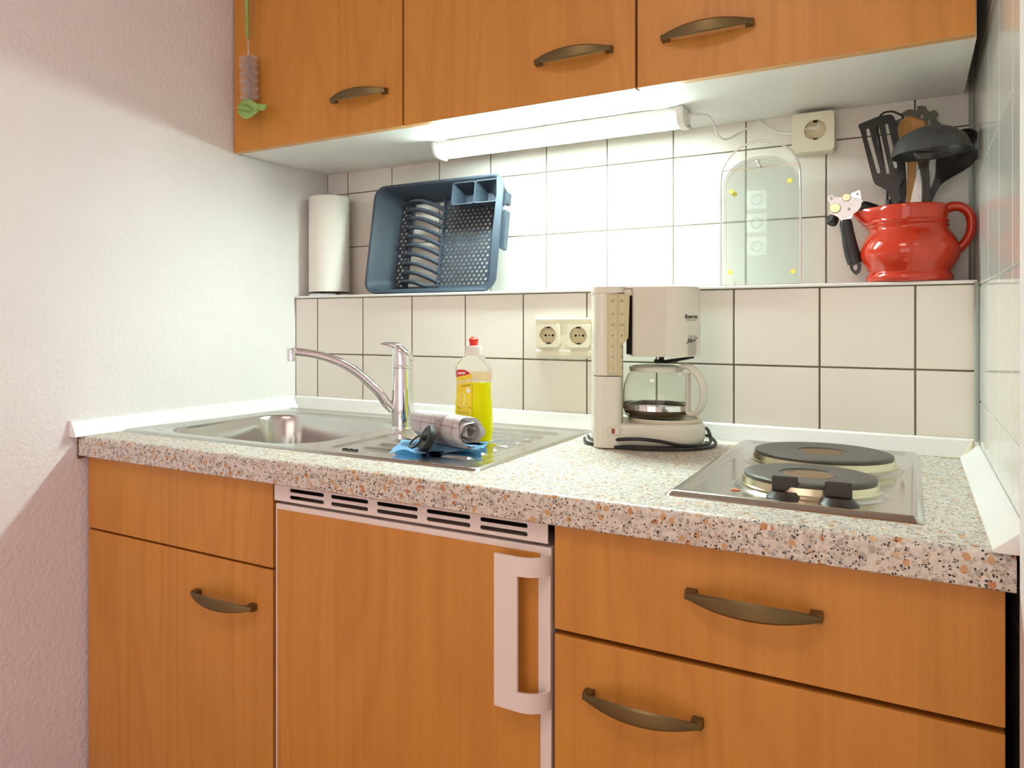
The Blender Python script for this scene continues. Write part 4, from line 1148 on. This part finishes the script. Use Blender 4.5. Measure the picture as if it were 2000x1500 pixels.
hp = [Vector((jx+a, jy, LZ+z)) for a, z in ((.052, .128), (.066, .133), (.080, .130), (.0905, .118), (.0935, .100), (.0900, .080), (.080, .063), (.068, .052), (.062, .046))]
b = NB(); tube(b, hp, [.012, .0105, .0098, .0092, .0090, .0088, .0090, .0095, .011], 18, flat=(.85, 1.3), up=(0, 0, 1), smoothn=6)
obj('handle', b, M['red'], t)

# utensils
def Z1(x, y): return 1600+x/6, 190+y/6
def uout(pts, Y): return [(p.x, p.z) for p in (at(*Z1(x, y), Y) for x, y in pts)]
def shaft(b, top_, Y0, bot, r0, r1, flat=(1, 1)):
    tube(b, [top_, (top_+bot)/2, bot], [r0, (r0+r1)/2, r1], 12, flat=flat, up=(0, 1, 0))
JB = Vector((jx, jy, LZ+.015))
# slotted turner
Y = 1.631
t = thing('slotted_turner', 'black slotted nylon turner, leftmost tall utensil in the red jug', 'spatula', (jx-.03, jy, LZ+.02))
outer = uout([(450, 310), (468, 288), (600, 235), (645, 212), (735, 185), (830, 172), (870, 195), (905, 280), (950, 560), (990, 800), (1005, 930), (955, 1005), (928, 1080), (950, 1180), (985, 1290), (865, 1290), (835, 1180), (790, 1095), (740, 1060), (660, 1022), (635, 985), (600, 860), (540, 620), (485, 400)], Y)
slots = [uout(q, Y) for q in ([(548, 350), (580, 350), (625, 520), (668, 690), (712, 855), (712, 888), (680, 888), (625, 690), (560, 470)], [(662, 320), (690, 312), (735, 480), (782, 690), (822, 870), (820, 895), (788, 893), (735, 690), (682, 500)], [(772, 292), (800, 290), (842, 470), (890, 690), (915, 805), (905, 835), (880, 822), (838, 680), (798, 480)])]
b = NB(); plate(b, outer, slots, .0022, XZ(Y))
for v in b.verts:
    k = (v.co.z-1.36)/.14; v.co.y += .016*k*k*(1 if k > 0 else 0)
obj('blade', b, M['nylon'], t, angle=40)
a_ = at(*Z1(925, 1240), Y); b = NB(); shaft(b, Vector((a_.x, Y+.003, a_.z+.004)), Y, Vector((jx-.012, jy-.010, LZ+.012)), .0062, .006); obj('handle', b, M['nylon'], t)
# whisk-like loop behind the turner
t = thing('wire_whisk', 'black wire whisk loop showing just behind the slotted turner', 'whisk', (jx-.02, jy, LZ+.02))
for dy, col_ in ((0, 0), (.012, 0)):
    P_ = [at(*Z1(x, y), 1.666+dy*.4) for x, y in ((800, 1240), (790, 1000), (720, 600), (680, 330), (730, 200), (840, 166), (920, 190), (985, 240), (1000, 420), (960, 800), (860, 1150), (840, 1240))]
    b = NB(); tube(b, P_, .0019, 8, smoothn=6); wl = obj('loop', b, M['black'], t)
a_ = at(*Z1(820, 1200), 1.660); b = NB(); shaft(b, a_, Y, Vector((jx-.036, jy+.008, LZ+.011)), .0066, .006); obj('handle', b, M['black'], t)
# generic dished head along a centre line
def dished(pts, Y0, Y1, cup, th, cross=8, n=6):
    """pts: zoom coords (x, y, half width px, cup weight); head surface dished away from the camera"""
    C3 = []
    for i, (x, y, h, cw) in enumerate(pts):
        q = i/(len(pts)-1); p = at(*Z1(x, y), Y0+(Y1-Y0)*q); e = at(*Z1(x+h, y), Y0+(Y1-Y0)*q)
        C3.append((p, (e-p).length, cw))
    cen = spl([c[0] for c in C3], n); m_ = len(cen)
    bm_ = bmesh.new(); rows = []
    for i, p in enumerate(cen):
        f_ = i/n; k = min(int(f_), len(C3)-2); fr = f_-k
        h = C3[k][1]*(1-fr)+C3[k+1][1]*fr; cw = C3[k][2]*(1-fr)+C3[k+1][2]*fr
        d = cen[min(i+1, m_-1)]-cen[max(i-1, 0)]; d.normalize(); side_ = Vector((d.z, 0, -d.x)).normalized()
        rows.append([bm_.verts.new(p+side_*h*(2*j/cross-1)+Vector((0, cup*cw*(1-(2*j/cross-1)**2), 0))) for j in range(cross+1)])
    for A, B in zip(rows, rows[1:]):
        for j in range(cross): bm_.faces.new((A[j], A[j+1], B[j+1], B[j]))
    bmesh.ops.recalc_face_normals(bm_, faces=bm_.faces)
    bmesh.ops.solidify(bm_, geom=bm_.faces[:], thickness=th)
    return bm_
def oval(x0, y0, x1, y1, h, n=9, extra=()):
    out = []
    for i in range(n+1):
        q = i/n; a = pi*q; s = (1-cos(a))/2
        out.append((x0+(x1-x0)*s, y0+(y1-y0)*s, max(6, h*sin(a)), sin(a)))
    return out
# grey spatula between turner and wooden spoon
t = thing('grey_spatula', 'grey nylon spatula mostly hidden behind the wooden spoon', 'spatula', (jx, jy, LZ+.02))
b = dished([(925, 262, 40, 0), (940, 300, 62, .2), (955, 420, 60, .3), (965, 600, 40, 0), (975, 800, 34, 0), (978, 1000, 44, 0), (975, 1120, 50, .3), (975, 1260, 30, 0)], 1.676, 1.676, .003, .0022)
obj('blade', b, M['nylon_grey'], t)
a_ = at(*Z1(975, 1245), 1.676); b = NB(); shaft(b, a_, Y, Vector((jx+.004, jy-.006, LZ+.0105)), .006, .006); obj('handle', b, M['nylon_grey'], t)
# pasta server
Y = 1.706
t = thing('pasta_server', 'grey metal pasta server with notched rim, rearmost utensil in the jug', 'pasta server', (jx, jy+.03, LZ+.02))
outer = uout([(960, 190), (1030, 145), (1080, 138), (1130, 160), (1146, 150), (1150, 106), (1200, 96), (1250, 105), (1270, 150), (1300, 168), (1340, 148), (1370, 155), (1405, 208), (1372, 240), (1392, 285), (1430, 310), (1440, 380), (1400, 500), (1300, 600), (1200, 620), (1080, 560), (1010, 440), (985, 300), (1015, 235)], Y)
slots = [[(p.x, p.z) for p in (at(*Z1(1205+22*cos(k*pi/6), 225+24*sin(k*pi/6)), Y) for k in range(12))], uout([(1278, 262), (1292, 252), (1306, 262), (1304, 400), (1276, 400)], Y)]
b = NB(); plate(b, outer, slots, .0018, XZ(Y)); obj('head', b, M['greymetal'], t, smooth=False)
b = NB(); a_ = at(*Z1(1200, 560), Y); tube(b, [a_+Vector((0, .003, 0)), at(*Z1(1190, 1000), 1.690), Vector((jx+.012, jy+.012, LZ+.012))], [.0045, .0045, .0055], 10, smoothn=4); obj('handle', b, M['greymetal'], t)
# wooden spoon
t = thing('wooden_spoon', 'wooden cooking spoon in the jug, its oval head behind the black ladle', 'spoon', (jx, jy, LZ+.02))
b = dished([(1110, 228, 30, 0), (1105, 240, 90, .3), (1095, 280, 140, .7), (1090, 340, 168, 1), (1088, 420, 170, 1), (1085, 520, 150, .9), (1080, 620, 112, .5), (1080, 700, 80, .2), (1085, 760, 58, 0), (1082, 850, 48, 0), (1075, 1000, 44, 0), (1055, 1260, 36, 0)], 1.660, 1.654, .008, .0060)
obj('head', b, M['spoonwood'], t, angle=60)
a_ = at(*Z1(1057, 1240), 1.654); b = NB(); shaft(b, a_+Vector((0, .002, .004)), Y, Vector((jx+.002, jy+.020, LZ+.0115)), .0056, .0052); obj('shaft', b, M['spoonwood'], t)
# big black spoon at the right
t = thing('serving_spoon', 'big black nylon serving spoon leaning right against the side wall tiles', 'spoon', (jx+.02, jy, LZ+.02))
b = dished([(1808, 374, 16, 0), (1797, 390, 75, .2), (1780, 415, 125, .4), (1745, 468, 188, .75), (1688, 550, 236, 1), (1630, 640, 250, 1), (1572, 730, 230, .95), (1510, 820, 172, .7), (1456, 900, 110, .35), (1412, 965, 70, .1), (1368, 1035, 48, 0), (1300, 1180, 38, 0), (1255, 1270, 34, 0)], 1.650, 1.664, .014, .0026, 10, 4)
obj('bowl', b, M['nylon'], t, angle=60)
a_ = at(*Z1(1262, 1255), 1.664); b = NB(); shaft(b, a_+Vector((0, .001, .006)), Y, Vector((jx-.014, jy+.004, LZ+.0105)), .0058, .0055); obj('handle', b, M['nylon'], t)
# ladle
Y = 1.588
lc = at(*Z1(1308, 655), Y)
t = thing('ladle', 'dark grey nylon ladle with upturned round bowl, frontmost utensil in the jug', 'ladle', (jx, jy, LZ+.02))
lr, lh = .0585, .0470
dome = []
for k in range(13):
    a = R(90*k/12); dome.append((lr*cos(a), lh*sin(a)))
inner = [((lr-.002)*cos(R(90*k/12)), (lh-.002)*sin(R(90*k/12))) for k in range(12, -1, -1)]
b = NB(); lathe(b, [(lr+.0020, -.0012), (lr+.0015, .0002)]+dome[1:]+inner+[(lr+.0020, -.0012)], 64, Matrix.Translation(lc) @ Matrix.Rotation(R(-3), 4, 'Y'), cap=False)
lbw = obj('bowl', b, M['nylon_grey'], t, angle=60)
nk = [at(*Z1(x, y), yy) for x, y, yy in ((1225, 640, Y-.040), (1220, 700, Y-.036), (1222, 760, Y-.020), (1232, 840, Y-.006), (1250, 1000, Y+.010), (1250, 1290, Y+.024))]
b = NB(); tube(b, nk, [.0150, .0115, .0088, .0068, .0062, .0062], 16, flat=(.45, 1), up=(0, 1, 0), smoothn=5)
tube(b, [nk[-1]+Vector((0, 0, .004)), Vector((jx+.020, jy-.010, LZ+.0125))], [.0060, .0055], 10)
obj('handle', b, M['nylon'], t)
# silver strip handle
t = thing('steel_utensil', 'flat silver metal utensil handle standing between wooden spoon and ladle stem', 'utensil', (jx, jy, LZ+.02))
b = NB(); Y = 1.6225
plate(b, uout([(1152, 842), (1254, 838), (1212, 1190), (1176, 1262), (1064, 1256), (1070, 1215)], Y), [], .0022, XZ(Y)); q1 = obj('blade', b, M['silver'], t, smooth=False)
b = NB(); a_ = at(*Z1(1118, 1245), Y); tube(b, [a_+Vector((0, .001, .002)), Vector((jx-.004, jy-.014, LZ+.012))], [.0045, .0045], 10); obj('shaft', b, M['silver'], t)

# ================================================================ can opener hooked over the jug's spout
def Z2(x, y): return 1590+x/7.5, 360+y/7.5
Y = 1.640
def zo(pts, Y): return [(p.x, p.z) for p in (at(*Z2(x, y), Y) for x, y in pts)]
t = thing('can_opener', 'chrome can opener with black grips hanging from the red jug\'s spout', 'can opener', tuple(at(*Z2(440, 330), Y)))
b = NB(); plate(b, zo([(203, 180), (235, 160), (275, 160), (300, 192), (400, 188), (425, 165), (520, 152), (600, 160), (690, 218), (725, 262), (690, 320), (640, 388), (580, 432), (490, 470), (410, 510), (330, 468), (222, 420), (240, 300), (205, 235)], Y), [zo([(250+26*cos(k*pi/5), 205+30*sin(k*pi/5)) for k in range(10)], Y), zo([(515+22*cos(k*pi/5), 362+22*sin(k*pi/5)) for k in range(10)], Y)], .0025, XZ(Y))
M['opener'] = plain('pressed_steel', (.50, .50, .50), .22, 1, var=.1, vscale=120)
bd = obj('metal_body', b, M['opener'], t, smooth=False)
b = NB(); plate(b, zo([(540, 135), (655, 88), (672, 95), (692, 215), (600, 200), (545, 180)], Y-.003), [zo([(600, 140), (650, 118), (660, 175)], Y-.003)], .0020, XZ(Y-.004)); obj('bottle_opener', b, M['chrome'], bd, smooth=False)
for x, y, r, h in ((310, 350, .0092, .008), (475, 195, .0070, .006)):
    p_ = at(*Z2(x, y), Y-.0)
    def gear(p, a, r=r): k = 1+(.05 if int(a/(2*pi)*28*2) % 2 else 0); return Vector((p.x*k, p.y*k, p.z))
    b = NB(); lathe(b, [(0, h), (r*.35, h), (r*.36, h*.8), (r*.9, h*.8), (r, h*.6), (r, 0)], 56, Matrix.Translation(p_) @ Matrix.Rotation(pi/2, 4, 'X'), fn=gear); obj('gear_wheel', b, M['brass'], bd)
p_ = at(*Z2(270, 520), Y+.010)
b = NB(); tube(b, [at(*Z2(225, 500), Y+.004), at(*Z2(245, 515), Y+.006), at(*Z2(290, 540), Y+.012), at(*Z2(320, 548), Y+.014)], [.0095, .0108, .0108, .0098], 20, flat=(1, 1)); obj('turning_knob', b, M['black'], bd)
G = [(462, 525, .0092), (468, 570, .0105), (490, 700, .0108), (525, 880, .0122), (565, 1040, .0130), (600, 1160, .0125)]
gp = [at(*Z2(x, y), Y+.004-.0008*i) for i, (x, y, r) in enumerate(G)]
b = NB(); tube(b, gp, [g_[2] for g_ in G], 18, flat=(.62, 1), up=(0, 1, 0), smoothn=5)
Yp = gp[-1].y
plate(b, zo([(510, 1120), (560, 1090), (650, 1090), (690, 1160), (688, 1240), (665, 1300), (620, 1328), (575, 1305), (530, 1240)], Yp), [zo([(572, 1190), (625, 1170), (640, 1200), (630, 1250), (600, 1268), (575, 1230)], Yp)], .010, XZ(Yp-.005))
g1 = obj('hanging_grip', b, M['black'], t)
b = NB(); tube(b, [at(*Z2(x, y), yy) for x, y, yy in ((680, 310, Y+.002), (740, 322, Y+.005), (830, 345, Y+.010), (930, 400, Y+.013))]+[Vector((jx-.040, jy+.004, LZ+.105)), Vector((jx-.028, jy+.008, LZ+.070))], [.0075, .0095, .0092, .0088, .0088, .008], 16, flat=(.7, 1), up=(0, 1, 0), smoothn=4); obj('upper_grip', b, M['black'], t)
b = NB(); plate(b, zo([(330, 470), (400, 520), (540, 500), (575, 440), (520, 440)], Y+.004), [], .002, XZ(Y+.004)); obj('pivot_arm', b, M['chrome'], bd, smooth=False)

# ================================================================ bottle brush hanging on the left door
bx = at(484, 100, 1.355)
yb_ = 1.354
def bp(u, v): p = at(u, v, yb_); return p
t = thing('bottle_brush', 'bottle brush with green handle and foam tip hanging at the left cabinet door', 'brush', tuple(bp(484, 75)))
top_ = bp(481.5, -150)
b = NB(); tube(b, [top_, bp(482, -80), bp(482, 0), bp(484, 74)], [.0034, .0042, .0058, .0040], 12, smoothn=3)
tube(b, [top_+Vector((.010*cos(k*pi/8), 0, .011+.012*sin(k*pi/8))) for k in range(16)], .0028, 8, closed=True)
hb = obj('handle', b, M['green'], t)
b = NB(); loops = []
a0, a1 = bp(484, 72), bp(488, 205); n = 60
for ph in (0, pi):
    tube(b, [a0.lerp(a1, k/n)+Vector((.0011*cos(ph+k*.9), .0011*sin(ph+k*.9), 0)) for k in range(n+1)], .0009, 6)
obj('twisted_wire', b, M['silver'], t)
b = NB(); rnd = random.Random(3)
c0, c1 = bp(484.5, 112), bp(487.5, 196)
for i in range(62):
    q = i/61; c = c0.lerp(c1, q)
    for k in range(15):
        a = 2*pi*(k/15)+i*.55+rnd.uniform(-.15, .15); ln = .0275*rnd.uniform(.88, 1.02)
        dvec = Vector((cos(a), sin(a)*.62, .16*sin(i*.55)+rnd.uniform(-.05, .05)))
        e_ = c+dvec*ln; s1 = dvec.cross(Vector((0, 0, 1))).normalized()*.00035; s2 = Vector((0, 0, .00045))
        v0, v1, v2 = b.verts.new(c+s1), b.verts.new(c-s1), b.verts.new(c+s2)
        w0, w1, w2 = b.verts.new(e_+s1), b.verts.new(e_-s1), b.verts.new(e_+s2)
        b.faces.new((v0, v1, w1, w0)); b.faces.new((v1, v2, w2, w1)); b.faces.new((v2, v0, w0, w2)); b.faces.new((w0, w1, w2))
obj('bristles', b, M['bristle'], t, smooth=False)
def ribbon(bm_, pts, wv, th):
    loops = [[p+wv_*.5+n_*th/2, p+wv_*.5-n_*th/2, p-wv_*.5-n_*th/2, p-wv_*.5+n_*th/2] for p, wv_, n_ in pts]
    return loft(bm_, loops)
b = NB()
def fr(u, v, dy=0): p = at(u, v, yb_-.004+dy); return p
# folded foam strip: three lobes
for pts, thn in (([(466, 214, .004), (470, 204, 0), (482, 199, -.006), (496, 206, -.010), (503, 214, -.006)], .0045),
                 ([(497, 207, -.002), (506, 209, -.008), (518, 210, -.010)], .005),
                 ([(468, 209, .002), (478, 212, -.004), (490, 214, -.004), (500, 211, -.002)], .009),
                 ([(468, 216, 0), (474, 222, -.008), (484, 226, -.012), (496, 219, -.010), (503, 214, -.006)], .0045)):
    P_ = spl([fr(*q) for q in pts], 5)
    for i in range(1):
        loops = []
        for k, p in enumerate(P_):
            d = (P_[min(k+1, len(P_)-1)]-P_[max(k-1, 0)]).normalized(); wv_ = Vector((0, .35, 0))+Vector((-d.z, 0, d.x))*.6; wv_ = wv_.normalized()*.0145; n_ = d.cross(wv_).normalized()
            loops.append([p+wv_*.5+n_*thn/2, p+wv_*.5-n_*thn/2, p-wv_*.5-n_*thn/2, p-wv_*.5+n_*thn/2])
        loft(b, loops)
obj('foam_tip', b, M['foam'], t, angle=45)

bpy.context.view_layer.update()
